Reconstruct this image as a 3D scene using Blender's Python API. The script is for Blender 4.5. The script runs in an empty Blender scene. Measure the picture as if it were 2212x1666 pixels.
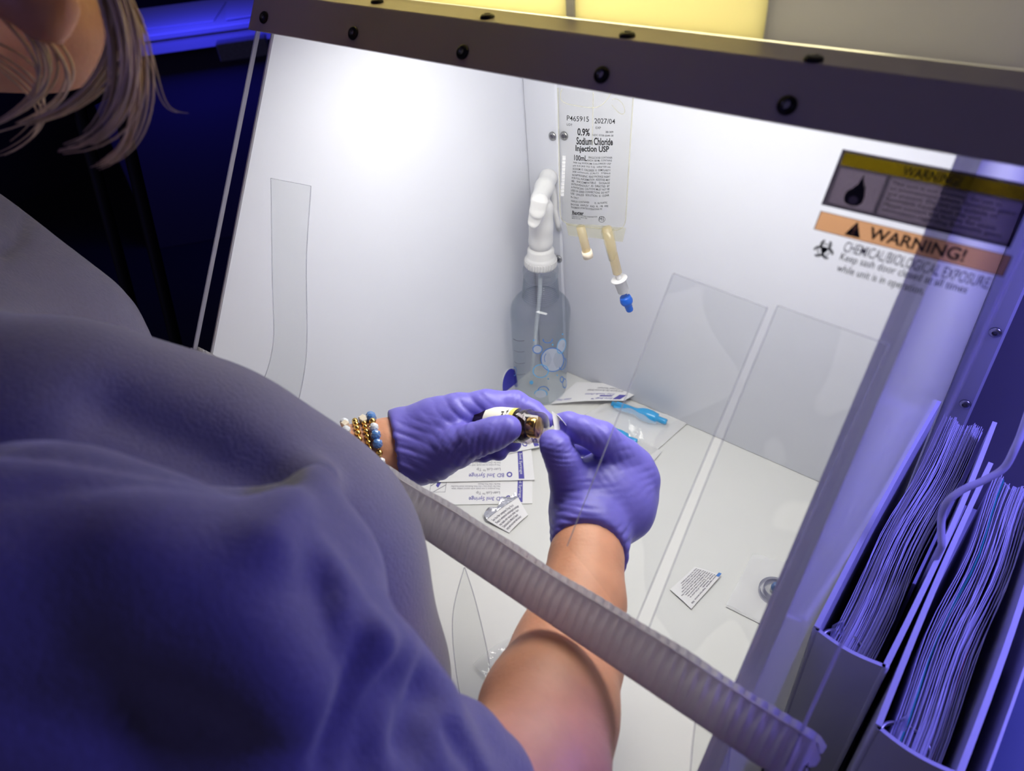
import bpy, math, random
import numpy as np
from mathutils import Vector, Matrix
random.seed(4); rng = np.random.default_rng(4)
SC = bpy.context.scene
COL = SC.collection

# ------------------------------------------------------------------ camera, world, lights, exposure
FPX = 1556.69
CX, CY = 1106.0, 833.0
RM = np.array([[0.76634981, 0.36343766, -0.52973676],
               [0.63801322, -0.52702618, 0.5614112],
               [-0.07514717, -0.76821643, -0.63576444]])      # camera axes (right, down, forward) -> world
CAM = np.array([0.66599934, -0.79118474, 0.8])
cd = bpy.data.cameras.new('camera'); cam = bpy.data.objects.new('camera', cd); COL.objects.link(cam)
cd.sensor_width = 36.0; cd.lens = 36.0 * FPX / 2212.0
cd.clip_start = 0.02
cr, cu, cb = RM @ [1, 0, 0], RM @ [0, -1, 0], RM @ [0, 0, -1]
cam.matrix_world = Matrix(((cr[0], cu[0], cb[0], CAM[0]), (cr[1], cu[1], cb[1], CAM[1]), (cr[2], cu[2], cb[2], CAM[2]), (0, 0, 0, 1)))
cd.dof.use_dof = True; cd.dof.focus_distance = 0.80; cd.dof.aperture_fstop = 6.3
SC.camera = cam
SC.view_settings.view_transform = 'Standard'; SC.view_settings.look = 'None'
SC.view_settings.gamma = 1; SC.view_settings.use_curve_mapping = False
SC.view_settings.exposure = 0.0
SC.cycles.transparent_max_bounces = 32; SC.cycles.max_bounces = 12
SC.cycles.caustics_reflective = False; SC.cycles.caustics_refractive = False
w = bpy.data.worlds.new('world'); SC.world = w; w.use_nodes = True
w.node_tree.nodes['Background'].inputs[0].default_value = (0.26, 0.235, 0.34, 1)
w.node_tree.nodes['Background'].inputs[1].default_value = 0.14

def area(name, loc, target, sx, sy, power, col):
    l = bpy.data.lights.new(name, 'AREA'); l.shape = 'RECTANGLE'; l.size = sx; l.size_y = sy
    l.energy = power; l.color = col
    o = bpy.data.objects.new(name, l); COL.objects.link(o)
    o.location = loc
    d = Vector(target) - Vector(loc)
    o.rotation_euler = d.to_track_quat('-Z', 'Y').to_euler()
    return o
area('hood_lamp_light', (0.335, -0.255, 0.650), (0.335, -0.255, 0.0), 0.44, 0.15, 2.65, (1.0, 0.975, 0.91))
area('room_blue_light', (1.02, -0.03, 0.80), (0.70, -0.25, 0.2), 0.25, 0.10, 7.0, (0.20, 0.18, 1.0))
area('ceiling_blue_light', (-0.5, -2.1, 1.5), (0.2, -0.8, 0.3), 0.5, 0.4, 1.9, (0.24, 0.19, 1.0))
area('ceiling_side_light', (1.7, -1.7, 1.6), (0.6, -0.3, 0.6), 0.5, 0.4, 1.1, (0.42, 0.38, 1.0))
BENCH = area('bench_blue_light', (-1.15, 0.15, 0.42), (-1.0, 0.05, 0.1), 0.6, 0.2, 5.0, (0.05, 0.05, 1.0))

# ------------------------------------------------------------------ geometry helpers
A3 = lambda *p: np.array(p, float)
Y0, KS = -0.78313, 0.65408                 # front edge plane of the hood: y = Y0 + KS*z
NS = A3(0, 1, -KS); NS /= np.linalg.norm(NS)
SLOPE = A3(0, KS, 1); SLOPE /= np.linalg.norm(SLOPE)
def ray(px, py): return RM @ A3(px - CX, py - CY, FPX)
def P(px, py, D): return CAM + RM @ (A3((px - CX) / FPX, (py - CY) / FPX, 1) * D)
def onplane(px, py, p0, n):
    d = ray(px, py); return CAM + d * (np.dot(n, np.asarray(p0) - CAM) / np.dot(n, d))
def onz(px, py, z=0.0): return onplane(px, py, (0, 0, z), A3(0, 0, 1))
def onsash(px, py, off=0.012): return onplane(px, py, A3(0, Y0, 0) - NS * off, NS)
def unit(v): v = np.asarray(v, float); return v / np.linalg.norm(v)
def rpx(px, D): return px * D / FPX

class MB:
    def __init__(s): s.v = []; s.f = []; s.mi = []; s.mats = []; s.sm = []; s.n = 0
    def add(s, v, f, mat, smooth=True):
        if mat not in s.mats: s.mats.append(mat)
        k = s.mats.index(mat)
        v = np.asarray(v, float)
        s.v.append(v)
        for q in f: s.f.append([int(i) + s.n for i in q])
        s.mi += [k] * len(f); s.sm += [smooth] * len(f); s.n += len(v); return s
    def build(s, name, parent=None, label=None):
        me = bpy.data.meshes.new(name)
        me.from_pydata(np.concatenate(s.v).tolist(), [], s.f); me.update()
        for m in s.mats: me.materials.append(m)
        me.polygons.foreach_set('material_index', s.mi); me.polygons.foreach_set('use_smooth', s.sm)
        me.update()
        o = bpy.data.objects.new(name, me); COL.objects.link(o)
        if parent is not None: attach(o, parent)
        if label: o['label'] = label
        return o
    def box(s, lo, hi, mat, bev=0.0):
        c = (A3(*lo) + A3(*hi)) / 2; h = (A3(*hi) - A3(*lo)) / 2
        return s.obox(c, np.eye(3), h, mat, bev)
    def obox(s, c, ax, h, mat, bev=0.0):
        b = min(bev, min(h) * 0.95)
        V = []; F = []
        if b <= 0:
            for i in (-1, 1):
                for j in (-1, 1):
                    for k in (-1, 1): V.append(c + ax[0] * i * h[0] + ax[1] * j * h[1] + ax[2] * k * h[2])
            F = [(0, 1, 3, 2), (4, 6, 7, 5), (0, 4, 5, 1), (2, 3, 7, 6), (0, 2, 6, 4), (1, 5, 7, 3)]
            return s.add(V, F, mat, False)
        idx = {}
        for i in (-1, 1):
            for j in (-1, 1):
                for k in (-1, 1):
                    for a in range(3):
                        q = [i * (h[0] - b), j * (h[1] - b), k * (h[2] - b)]
                        sg = (i, j, k); q[a] = sg[a] * h[a]
                        idx[(i, j, k, a)] = len(V); V.append(c + ax[0] * q[0] + ax[1] * q[1] + ax[2] * q[2])
        for a in range(3):
            o1, o2 = (a + 1) % 3, (a + 2) % 3
            for sg in (-1, 1):
                L = []
                for (p, q) in ((-1, -1), (1, -1), (1, 1), (-1, 1)):
                    t = [0, 0, 0]; t[a] = sg; t[o1] = p; t[o2] = q; L.append(idx[(*t, a)])
                F.append(L if sg > 0 else L[::-1])
            for p in (-1, 1):
                for q in (-1, 1):
                    t0 = [0, 0, 0]; t1 = [0, 0, 0]; t0[a] = -1; t1[a] = 1; t0[o1] = t1[o1] = p; t0[o2] = t1[o2] = q
                    L = [idx[(*t0, o1)], idx[(*t1, o1)], idx[(*t1, o2)], idx[(*t0, o2)]]
                    F.append(L if p * q > 0 else L[::-1])
        for i in (-1, 1):
            for j in (-1, 1):
                for k in (-1, 1):
                    L = [idx[(i, j, k, a)] for a in range(3)]
                    F.append(L if i * j * k > 0 else L[::-1])
        return s.add(V, F, mat, False)
    def grid(s, fn, nu, nv, mat, cu=False, cv=False, smooth=True, flip=False):
        V = []
        for i in range(nu + (0 if cu else 1)):
            for j in range(nv + (0 if cv else 1)): V.append(fn(i / nu, j / nv))
        mv = nv + (0 if cv else 1); mu = nu + (0 if cu else 1); F = []
        for i in range(nu):
            for j in range(nv):
                a, b = i * mv + j, ((i + 1) % mu) * mv + j
                c, d = ((i + 1) % mu) * mv + (j + 1) % mv, i * mv + (j + 1) % mv
                F.append((a, d, c, b) if flip else (a, b, c, d))
        return s.add(V, F, mat, smooth)
    def slab(s, fn, nu, nv, mat, th):                 # fn(u,v)->point ; a sheet with thickness th
        def nrm(u, v):
            e = 1e-3
            a = fn(min(u + e, 1), v) - fn(max(u - e, 0), v); b = fn(u, min(v + e, 1)) - fn(u, max(v - e, 0))
            return unit(np.cross(a, b))
        V = []; n = (nu + 1) * (nv + 1)
        for sg in (0.5, -0.5):
            for i in range(nu + 1):
                for j in range(nv + 1):
                    u, v = i / nu, j / nv; V.append(fn(u, v) + nrm(u, v) * th * sg)
        F = []
        for i in range(nu):
            for j in range(nv):
                a = i * (nv + 1) + j; b = a + nv + 1
                F.append((a, b, b + 1, a + 1)); F.append((n + a, n + a + 1, n + b + 1, n + b))
        ed = [i * (nv + 1) for i in range(nu + 1)] + [nu * (nv + 1) + j for j in range(1, nv + 1)] + \
             [i * (nv + 1) + nv for i in range(nu - 1, -1, -1)] + [j for j in range(nv - 1, 0, -1)]
        s.add(V, F, mat, True)
        m_ = len(ed); rv = [V[a] for a in ed] + [V[n + a] for a in ed]
        s.add(rv, [(k, m_ + k, m_ + (k + 1) % m_, (k + 1) % m_) for k in range(m_)], mat, False)
        return s
    def lathe(s, prof, o, ax, n, mat, cap0=True, cap1=True, fr=None):
        ax = unit(ax); o = np.asarray(o, float)
        e1 = unit(np.cross(ax, A3(0, 1, 0) if abs(ax[1]) < .9 else A3(1, 0, 0))) if fr is None else fr
        e2 = np.cross(ax, e1); V = []; F = []
        for (r, z) in prof:
            for k in range(n):
                t = 2 * math.pi * k / n; V.append(o + ax * z + (e1 * math.cos(t) + e2 * math.sin(t)) * r)
        for i in range(len(prof) - 1):
            for k in range(n):
                a = i * n + k; b = i * n + (k + 1) % n; F.append((a, b, b + n, a + n))
        if cap0: F.append(list(range(n))[::-1])
        if cap1: F.append([(len(prof) - 1) * n + k for k in range(n)])
        return s.add(V, F, mat, True)
    def cyl(s, a, b, r, mat, n=24, r2=None):
        a = np.asarray(a, float); b = np.asarray(b, float); L = np.linalg.norm(b - a)
        return s.lathe([(r, 0), (r if r2 is None else r2, L)], a, b - a, n, mat)
    def tube(s, pts, r, mat, n=10, radii=None):
        pts = [np.asarray(p, float) for p in pts]; V = []; F = []; m = len(pts)
        e = None
        for i, p in enumerate(pts):
            t = unit(pts[min(i + 1, m - 1)] - pts[max(i - 1, 0)])
            if e is None: e = unit(np.cross(t, A3(0.3, 0.2, 1)))
            e = unit(e - t * np.dot(e, t)); g = np.cross(t, e); rr = r if radii is None else radii[i]
            for k in range(n):
                a = 2 * math.pi * k / n; V.append(p + (e * math.cos(a) + g * math.sin(a)) * rr)
        for i in range(m - 1):
            for k in range(n):
                a = i * n + k; b = i * n + (k + 1) % n; F.append((a, b, b + n, a + n))
        F.append(list(range(n))[::-1]); F.append([(m - 1) * n + k for k in range(n)])
        return s.add(V, F, mat, True)
    def ball(s, c, r, mat, n=16, sc=(1, 1, 1), fac=False):
        c = np.asarray(c, float); m = n // 2; V = [c + A3(0, 0, r * sc[2])]; F = []
        for i in range(1, m):
            for k in range(n):
                a = math.pi * i / m; t = 2 * math.pi * (k + (0.5 * (i % 2) if fac else 0)) / n
                V.append(c + A3(math.sin(a) * math.cos(t) * sc[0], math.sin(a) * math.sin(t) * sc[1], math.cos(a) * sc[2]) * r)
        V.append(c - A3(0, 0, r * sc[2]))
        for k in range(n):
            F.append((0, 1 + k, 1 + (k + 1) % n)); q = 1 + (m - 2) * n
            F.append((len(V) - 1, q + (k + 1) % n, q + k))
        for i in range(m - 2):
            for k in range(n):
                a = 1 + i * n + k; b = 1 + i * n + (k + 1) % n; F.append((a, a + n, b + n, b))
        return s.add(V, F, mat, not fac)
    def poly(s, pts, mat):
        return s.add(pts, [list(range(len(pts)))], mat, False)
    def text(s, txt, fmap, box, mat, bold=0.0, flip=False, lead=1.0):   # fmap(u,v)->point ; box=(u0,v0,u1,v1)
        v, f = textmesh(txt, bold, lead)
        u0, v0, u1, v1 = box
        q = [fmap(u0 + (u1 - u0) * a, v0 + (v1 - v0) * b) for a, b in v]
        return s.add(q, f, mat, False)

_tc = {}
def textmesh(txt, bold=0.0, lead=1.0):
    key = (txt, bold, lead)
    if key in _tc: return _tc[key]
    cu_ = bpy.data.curves.new('t', 'FONT'); cu_.body = txt; cu_.offset = bold; cu_.resolution_u = 3
    cu_.space_line = lead; cu_.fill_mode = 'FRONT'
    o = bpy.data.objects.new('t', cu_); COL.objects.link(o)
    bpy.context.view_layer.update()
    dg = bpy.context.evaluated_depsgraph_get()
    me = bpy.data.meshes.new_from_object(o.evaluated_get(dg))
    v = np.array([[q.co.x, q.co.y] for q in me.vertices]); f = [list(p.vertices) for p in me.polygons]
    lo = v.min(0); hi = v.max(0); v = (v - lo) / (hi - lo)
    bpy.data.objects.remove(o); bpy.data.curves.remove(cu_); bpy.data.meshes.remove(me)
    _tc[key] = (v, f); return v, f

def attach(o, parent):
    o.parent = parent
    m = Matrix.Identity(4); p = parent
    m = Matrix.LocRotScale(p.location, p.rotation_euler, p.scale)
    while p.parent is not None:
        q = p.parent
        m = Matrix.LocRotScale(q.location, q.rotation_euler, q.scale) @ p.matrix_parent_inverse @ m; p = q
    o.matrix_parent_inverse = m.inverted()
def thing(name, loc, label, cat, group=None):
    o = bpy.data.objects.new(name, None); COL.objects.link(o); o.location = [float(x) for x in loc]; o.empty_display_size = 0.02
    return tag(o, label, cat, group)
def tag(o, label, cat, group=None):
    o['label'] = label; o['category'] = cat
    if group: o['group'] = group
    return o
def struct(o): o['kind'] = 'structure'; return o
def quadmap(c00, c10, c11, c01, h=0.0, zf=None):
    c00, c10, c11, c01 = [np.asarray(c, float) for c in (c00, c10, c11, c01)]
    n = unit(np.cross(c10 - c00, c01 - c00))
    def f(u, v, hh=0.0):
        p = c00 * (1 - u) * (1 - v) + c10 * u * (1 - v) + c11 * u * v + c01 * (1 - u) * v
        return p + n * (h + hh + (zf(u, v) if zf else 0))
    f.n = n
    return f
def lift(fm, hh): return lambda u, v: fm(u, v, hh)

# ------------------------------------------------------------------ implicit surfaces (smooth union of tapered limbs)
class Field:
    def __init__(s, lo, hi, h):
        s.lo = np.asarray(lo, float); s.h = h
        s.sh = np.ceil((np.asarray(hi, float) - s.lo) / h).astype(int) + 1
        s.a = np.full(tuple(s.sh), 1.0, np.float32)
    def region(s, lo, hi):
        i0 = np.clip(np.floor((lo - s.lo) / s.h).astype(int), 0, s.sh - 1)
        i1 = np.clip(np.ceil((hi - s.lo) / s.h).astype(int) + 1, 1, s.sh)
        sl = tuple(slice(a, b) for a, b in zip(i0, i1))
        if any(b <= a for a, b in zip(i0, i1)): return None, None
        g = np.meshgrid(*[s.lo[k] + s.h * np.arange(i0[k], i1[k]) for k in range(3)], indexing='ij')
        return sl, np.stack(g, -1).astype(np.float32)
    def cone(s, a, ra, b, rb, k=0.01, flat=None, fs=1.0):
        a = np.asarray(a, float); b = np.asarray(b, float); m = max(ra, rb) + k + 4 * s.h
        sl, g = s.region(np.minimum(a, b) - m, np.maximum(a, b) + m)
        if sl is None: return
        d = b - a; L = max(d @ d, 1e-12); q = g - a
        t = np.clip((q @ d) / L, 0, 1)
        r = q - t[..., None] * d
        if flat is not None:
            n = unit(flat); c = r @ n; r = r + (c * (fs - 1))[..., None] * n
        dd = np.sqrt((r * r).sum(-1)) - (ra + (rb - ra) * t)
        s.smin(sl, dd, k)
    def smin(s, sl, dd, k):
        c = s.a[sl]
        if k <= 0: s.a[sl] = np.minimum(c, dd); return
        hh = np.clip(0.5 + 0.5 * (c - dd) / k, 0, 1)
        s.a[sl] = c * (1 - hh) + dd * hh - k * hh * (1 - hh)
    def chain(s, pts, k=0.01, flat=None, fs=1.0):
        if len(pts) == 1: s.cone(pts[0][0], pts[0][1], pts[0][0], pts[0][1], k, flat, fs)
        for (a, ra), (b, rb) in zip(pts[:-1], pts[1:]): s.cone(a, ra, b, rb, k, flat, fs)
    def merge(s, o, k=0.005):                      # another Field on the same grid
        s.smin(tuple(slice(0, n) for n in s.sh), o.a, k)
    def cut(s, p0, n, k=0.0):                      # keep the side where n.(p-p0) < 0
        g = np.meshgrid(*[s.lo[j] + s.h * np.arange(s.sh[j]) for j in range(3)], indexing='ij')
        d = sum((g[j] - p0[j]) * n[j] for j in range(3)).astype(np.float32)
        if k <= 0: s.a = np.maximum(s.a, d)
        else:
            hh = np.clip(0.5 - 0.5 * (s.a - d) / k, 0, 1); s.a = s.a * (1 - hh) + d * hh + k * hh * (1 - hh)
    def mesh(s):
        a = s.a; nx, ny, nz = a.shape; ins = a < 0
        cnt = np.zeros((nx - 1, ny - 1, nz - 1), np.float32); acc = np.zeros((nx - 1, ny - 1, nz - 1, 3), np.float32)
        for ax in range(3):
            s0 = [slice(None)] * 3; s1 = [slice(None)] * 3; s0[ax] = slice(0, -1); s1[ax] = slice(1, None)
            A, B = a[tuple(s0)], a[tuple(s1)]; cr_ = ins[tuple(s0)] != ins[tuple(s1)]
            t = np.where(cr_, A / np.where(cr_, A - B, 1), 0).astype(np.float32)
            oth = [k for k in range(3) if k != ax]
            for i in (0, 1):
                for j in (0, 1):
                    q = [slice(None)] * 3
                    q[oth[0]] = slice(i, i + a.shape[oth[0]] - 1); q[oth[1]] = slice(j, j + a.shape[oth[1]] - 1)
                    c = cr_[tuple(q)].astype(np.float32); tt = t[tuple(q)]
                    cnt += c; acc[..., ax] += tt * c; acc[..., oth[0]] += i * c; acc[..., oth[1]] += j * c
        act = cnt > 0; ids = np.full(act.shape, -1, np.int64); ids[act] = np.arange(act.sum())
        loc = np.argwhere(act).astype(float)
        v = s.lo + s.h * (loc + acc[act] / cnt[act][:, None])
        F = []
        for ax in range(3):
            s0 = [slice(1, -1)] * 3; s1 = [slice(1, -1)] * 3; s0[ax] = slice(0, -1); s1[ax] = slice(1, None)
            I0, I1 = ins[tuple(s0)], ins[tuple(s1)]
            o1, o2 = (ax + 1) % 3, (ax + 2) % 3
            for sg, mask in ((1, I0 & ~I1), (0, ~I0 & I1)):
                e = np.argwhere(mask)
                if not len(e): continue
                e[:, o1] += 1; e[:, o2] += 1
                def cell(d1, d2):
                    q = e.copy(); q[:, o1] -= d1; q[:, o2] -= d2; return ids[q[:, 0], q[:, 1], q[:, 2]]
                L = [cell(1, 1), cell(0, 1), cell(0, 0), cell(1, 0)]
                if not sg: L = L[::-1]
                F.append(np.stack(L, 1))
        f = np.concatenate(F)
        return v, f
def relax(v, f, it=3, fac=0.5):
    e = np.concatenate([f[:, [0, 1]], f[:, [1, 2]], f[:, [2, 3]], f[:, [3, 0]]])
    for _ in range(it):
        acc = np.zeros_like(v); n = np.zeros(len(v))
        for a, b in ((0, 1), (1, 0)):
            np.add.at(acc, e[:, a], v[e[:, b]]); np.add.at(n, e[:, a], 1)
        v = v * (1 - fac) + fac * acc / np.maximum(n, 1)[:, None]
    return v
def vnormals(v, f):
    n = np.cross(v[f[:, 2]] - v[f[:, 0]], v[f[:, 3]] - v[f[:, 1]]); out = np.zeros_like(v)
    for k in range(4): np.add.at(out, f[:, k], n)
    return out / np.maximum(np.linalg.norm(out, axis=1), 1e-12)[:, None]
_nk = rng.normal(0, 1, (14, 3)); _np = rng.uniform(0, 6.28, 14)
def snoise(p, sc):
    return np.sin((p * sc) @ _nk.T + _np).mean(1) * 2.2
def wrinkle(v, f, W):
    """thin creases across direction t around each centre"""
    n = vnormals(v, f); d = np.zeros(len(v))
    for (c, t, R, wl, amp) in W:
        q = v - c; r2 = (q * q).sum(1); t = unit(t)
        ph = (q @ t) / wl * math.pi + 2.4 * snoise(v, 1.1 / R) + .7 * snoise(v + 3, 3.0 / R)
        w_ = np.exp(-r2 / (R * R)) * np.clip(.5 + .9 * snoise(v + 7, 2.2 / R), 0, 1.2)
        d += 3.0 * amp * w_ * (np.abs(np.sin(ph)) ** 0.6 * 1.0 - .7)
    return v + n * d[:, None]

from mathutils.bvhtree import BVHTree
def crease(v, f, lines):
    bv = BVHTree.FromPolygons(v.tolist(), f.tolist()); n = vnormals(v, f); d = np.zeros(len(v))
    for (pl, wd, dep) in lines:
        pts = []
        for (a, b) in zip(pl[:-1], pl[1:]):
            for k in range(12):
                t = k / 12; dr = ray(a[0] * (1 - t) + b[0] * t, a[1] * (1 - t) + b[1] * t)
                h = bv.ray_cast(Vector(CAM.tolist()), Vector(dr.tolist()).normalized())
                if h[0] is not None: pts.append(np.array(h[0]))
        if not pts: continue
        pts = np.array(pts); best = np.full(len(v), 9.0)
        lo = pts.min(0) - 3 * wd; hi = pts.max(0) + 3 * wd
        near = np.where(((v > lo) & (v < hi)).all(1))[0]
        dd = np.sqrt(((v[near][:, None, :] - pts[None]) ** 2).sum(-1)).min(1)
        d[near] -= dep * np.exp(-(dd / wd) ** 2)
    return v + n * d[:, None]
# ------------------------------------------------------------------ materials
def lin(c):
    if isinstance(c, str): c = tuple(int(c[i:i + 2], 16) / 255 for i in (0, 2, 4))
    return tuple(((x / 12.92) if x <= 0.04045 else ((x + 0.055) / 1.055) ** 2.4) for x in c) + (1.0,)
def pm(name, col, rough=0.5, metal=0.0, bump=None, var=0.0, vscale=20, sss=0.0, sheen=0.0, emit=None, coat=0.0, alpha=None, bdist=0.001, ior=1.45):
    m = bpy.data.materials.new(name); m.use_nodes = True; nt = m.node_tree; N = nt.nodes; L = nt.links
    b = N['Principled BSDF']; c = lin(col)
    b.inputs['Base Color'].default_value = c; b.inputs['Roughness'].default_value = rough
    b.inputs['Metallic'].default_value = metal; b.inputs['IOR'].default_value = ior
    if sss: b.inputs['Subsurface Weight'].default_value = sss; b.inputs['Subsurface Radius'].default_value = (0.008, 0.004, 0.002); b.inputs['Subsurface Scale'].default_value = 0.6
    if sheen: b.inputs['Sheen Weight'].default_value = sheen; b.inputs['Sheen Roughness'].default_value = 0.5
    if coat: b.inputs['Coat Weight'].default_value = coat
    if alpha is not None: b.inputs['Alpha'].default_value = alpha
    if emit: b.inputs['Emission Color'].default_value = lin(emit[0]); b.inputs['Emission Strength'].default_value = emit[1]
    tc = N.new('ShaderNodeTexCoord')
    if var:
        n = N.new('ShaderNodeTexNoise'); n.inputs['Scale'].default_value = vscale; n.inputs['Detail'].default_value = 6
        L.new(tc.outputs['Object'], n.inputs['Vector'])
        hs = N.new('ShaderNodeHueSaturation'); hs.inputs['Color'].default_value = c
        mr = N.new('ShaderNodeMapRange'); mr.inputs['To Min'].default_value = 1 - var; mr.inputs['To Max'].default_value = 1 + var
        mr.inputs['From Min'].default_value = 0.3; mr.inputs['From Max'].default_value = 0.7
        L.new(n.outputs['Fac'], mr.inputs['Value']); L.new(mr.outputs['Result'], hs.inputs['Value']); L.new(hs.outputs['Color'], b.inputs['Base Color'])
    if bump:
        n2 = N.new('ShaderNodeTexNoise'); n2.inputs['Scale'].default_value = bump[0]; n2.inputs['Detail'].default_value = 5
        L.new(tc.outputs['Object'], n2.inputs['Vector'])
        bp = N.new('ShaderNodeBump'); bp.inputs['Strength'].default_value = bump[1]; bp.inputs['Distance'].default_value = bdist
        L.new(n2.outputs['Fac'], bp.inputs['Height']); L.new(bp.outputs['Normal'], b.inputs['Normal'])
    return m
def clear(name, tint=(0.96, 0.96, 0.96), ior=1.45, rough=0.03, refl=1.0, edge=None, haze=0.0, hcol=(0.8, 0.8, 0.8), bump=None, blotch=None):
    """thin clear plastic: passes light straight through, tints it, mirrors by Fresnel"""
    m = bpy.data.materials.new(name); m.use_nodes = True; nt = m.node_tree; N = nt.nodes; L = nt.links
    for x in list(N): N.remove(x)
    out = N.new('ShaderNodeOutputMaterial'); tr = N.new('ShaderNodeBsdfTransparent'); gl = N.new('ShaderNodeBsdfGlossy')
    tr.inputs[0].default_value = (*tint, 1); gl.inputs['Roughness'].default_value = rough; gl.inputs[0].default_value = (refl, refl, refl, 1)
    fr = N.new('ShaderNodeFresnel'); fr.inputs['IOR'].default_value = ior
    mx = N.new('ShaderNodeMixShader'); L.new(fr.outputs[0], mx.inputs[0]); L.new(tr.outputs[0], mx.inputs[1]); L.new(gl.outputs[0], mx.inputs[2])
    gm = N.new('ShaderNodeNewGeometry'); sb = N.new('ShaderNodeMath'); sb.operation = 'SUBTRACT'; sb.inputs[0].default_value = 1; L.new(gm.outputs['Backfacing'], sb.inputs[1])
    mu = N.new('ShaderNodeMath'); mu.operation = 'MULTIPLY'; L.new(fr.outputs[0], mu.inputs[0]); L.new(sb.outputs[0], mu.inputs[1]); L.new(mu.outputs[0], mx.inputs[0])
    last = mx
    tc = N.new('ShaderNodeTexCoord')
    if edge:
        lw = N.new('ShaderNodeLayerWeight'); lw.inputs['Blend'].default_value = edge[0]
        cr_ = N.new('ShaderNodeMix'); cr_.data_type = 'RGBA'; cr_.inputs[6].default_value = (*tint, 1); cr_.inputs[7].default_value = (*edge[1], 1)
        L.new(lw.outputs['Facing'], cr_.inputs[0]); L.new(cr_.outputs[2], tr.inputs[0])
    if blotch:
        n = N.new('ShaderNodeTexNoise'); n.inputs['Scale'].default_value = blotch[0]; n.inputs['Detail'].default_value = 0.6
        L.new(tc.outputs['Object'], n.inputs['Vector'])
        rp = N.new('ShaderNodeValToRGB'); rp.color_ramp.elements[0].position = 0.52; rp.color_ramp.elements[1].position = 0.525
        rp.color_ramp.elements[0].color = (*tint, 1); rp.color_ramp.elements[1].color = (*blotch[1], 1)
        L.new(n.outputs['Fac'], rp.inputs[0]); L.new(rp.outputs[0], tr.inputs[0])
    if haze:
        df = N.new('ShaderNodeBsdfDiffuse'); df.inputs[0].default_value = (*hcol, 1)
        tl = N.new('ShaderNodeBsdfTranslucent'); tl.inputs[0].default_value = (*hcol, 1)
        ad = N.new('ShaderNodeMixShader'); ad.inputs[0].default_value = 0.5; L.new(df.outputs[0], ad.inputs[1]); L.new(tl.outputs[0], ad.inputs[2])
        m2 = N.new('ShaderNodeMixShader'); m2.inputs[0].default_value = haze
        L.new(last.outputs[0], m2.inputs[1]); L.new(ad.outputs[0], m2.inputs[2]); last = m2
    if bump:
        n2 = N.new('ShaderNodeTexNoise'); n2.inputs['Scale'].default_value = bump[0]; n2.inputs['Detail'].default_value = 3
        L.new(tc.outputs['Object'], n2.inputs['Vector'])
        bp = N.new('ShaderNodeBump'); bp.inputs['Strength'].default_value = bump[1]; bp.inputs['Distance'].default_value = 0.002
        L.new(n2.outputs['Fac'], bp.inputs['Height']); L.new(bp.outputs[0], gl.inputs['Normal']); L.new(bp.outputs[0], fr.inputs['Normal'])
    L.new(last.outputs[0], out.inputs[0])
    return m

M = {}
M['panel'] = pm('white_hdpe_panel', 'd8dae2', 0.38, bump=(220, 0.04), var=0.012, vscale=9)
M['panel_out'] = pm('white_gloss_panel', 'cfcfd6', 0.12, var=0.01)
M['base'] = pm('white_work_surface', 'e0e0dc', 0.34, bump=(160, 0.03), var=0.012, vscale=12)
M['rail'] = pm('grey_painted_rail', 'a0989c', 0.42, bump=(500, 0.08))
M['steel'] = pm('screw_steel', 'a8a8a8', 0.3, 1.0)
M['dark'] = pm('black_screw', '16161c', 0.35, 0.6)
M['tape'] = pm('grey_ribbed_tape', 'c6bec4', 0.62, bump=(900, 0.35), var=0.05, vscale=160)
def translucent(m, fac, col):
    nt = m.node_tree; N = nt.nodes; L = nt.links; out = [x for x in N if x.type == 'OUTPUT_MATERIAL'][0]; b = N['Principled BSDF']
    t = N.new('ShaderNodeBsdfTranslucent'); t.inputs[0].default_value = lin(col); mx = N.new('ShaderNodeMixShader'); mx.inputs[0].default_value = fac
    L.new(b.outputs[0], mx.inputs[1]); L.new(t.outputs[0], mx.inputs[2]); L.new(mx.outputs[0], out.inputs[0])
translucent(M['tape'], 0.42, 'f4f0f0'); translucent(M['panel_out'], 0.35, 'f0f0f4')
M['sash'] = clear('clear_acrylic_sash', (0.975, 0.98, 0.98), 1.12, 0.01, refl=0.6)
M['sash_edge'] = clear('polished_acrylic_edge', (0.7, 0.7, 0.8), 1.5, 0.15, haze=0.5, hcol=(0.85, 0.83, 0.95))
M['vinyl'] = clear('clear_vinyl_strip', (0.95, 0.955, 0.95), 1.10, 0.04)
M['vinylb'] = clear('clear_vinyl_strip_clinging', (0.943, 0.948, 0.95), 1.10, 0.04, blotch=(13.0, (0.975, 0.978, 0.975)))
M['vedge'] = clear('vinyl_edge', (0.80, 0.80, 0.84), 1.25, 0.1, haze=0.25, hcol=(0.9, 0.9, 0.95))
M['skin'] = pm('skin', 'd09474', 0.48, sss=0.25, bump=(260, 0.30), var=0.06, vscale=55)
M['glove'] = pm('violet_nitrile', '6d65c2', 0.42, bump=(110, 0.35), var=0.03, vscale=30, sss=0.05)
M['sweat'] = pm('grey_sweatshirt_fleece', '625e7c', 0.95, bump=(420, 0.6), var=0.06, vscale=260, sheen=0.35)
M['hair'] = pm('blond_hair', 'd0b694', 0.40, var=0.12, vscale=90)
M['jeans'] = pm('dark_trousers', '23252f', 0.9, bump=(600, 0.4))
M['gold'] = pm('gold_plate', 'e3bd6a', 0.18, 1.0)
M['white'] = pm('white_plastic', 'd8d8d8', 0.3)
M['cream'] = pm('cream_plastic', 'e6d9c4', 0.4)
M['bluecap'] = pm('blue_plastic', '1f5fc4', 0.38)
M['lblue'] = pm('light_blue_plastic', '3ba6e2', 0.3, coat=.5)
M['ink'] = pm('black_ink', '16161a', 0.6)
M['inkg'] = pm('grey_ink', '6c6a78', 0.6)
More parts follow.
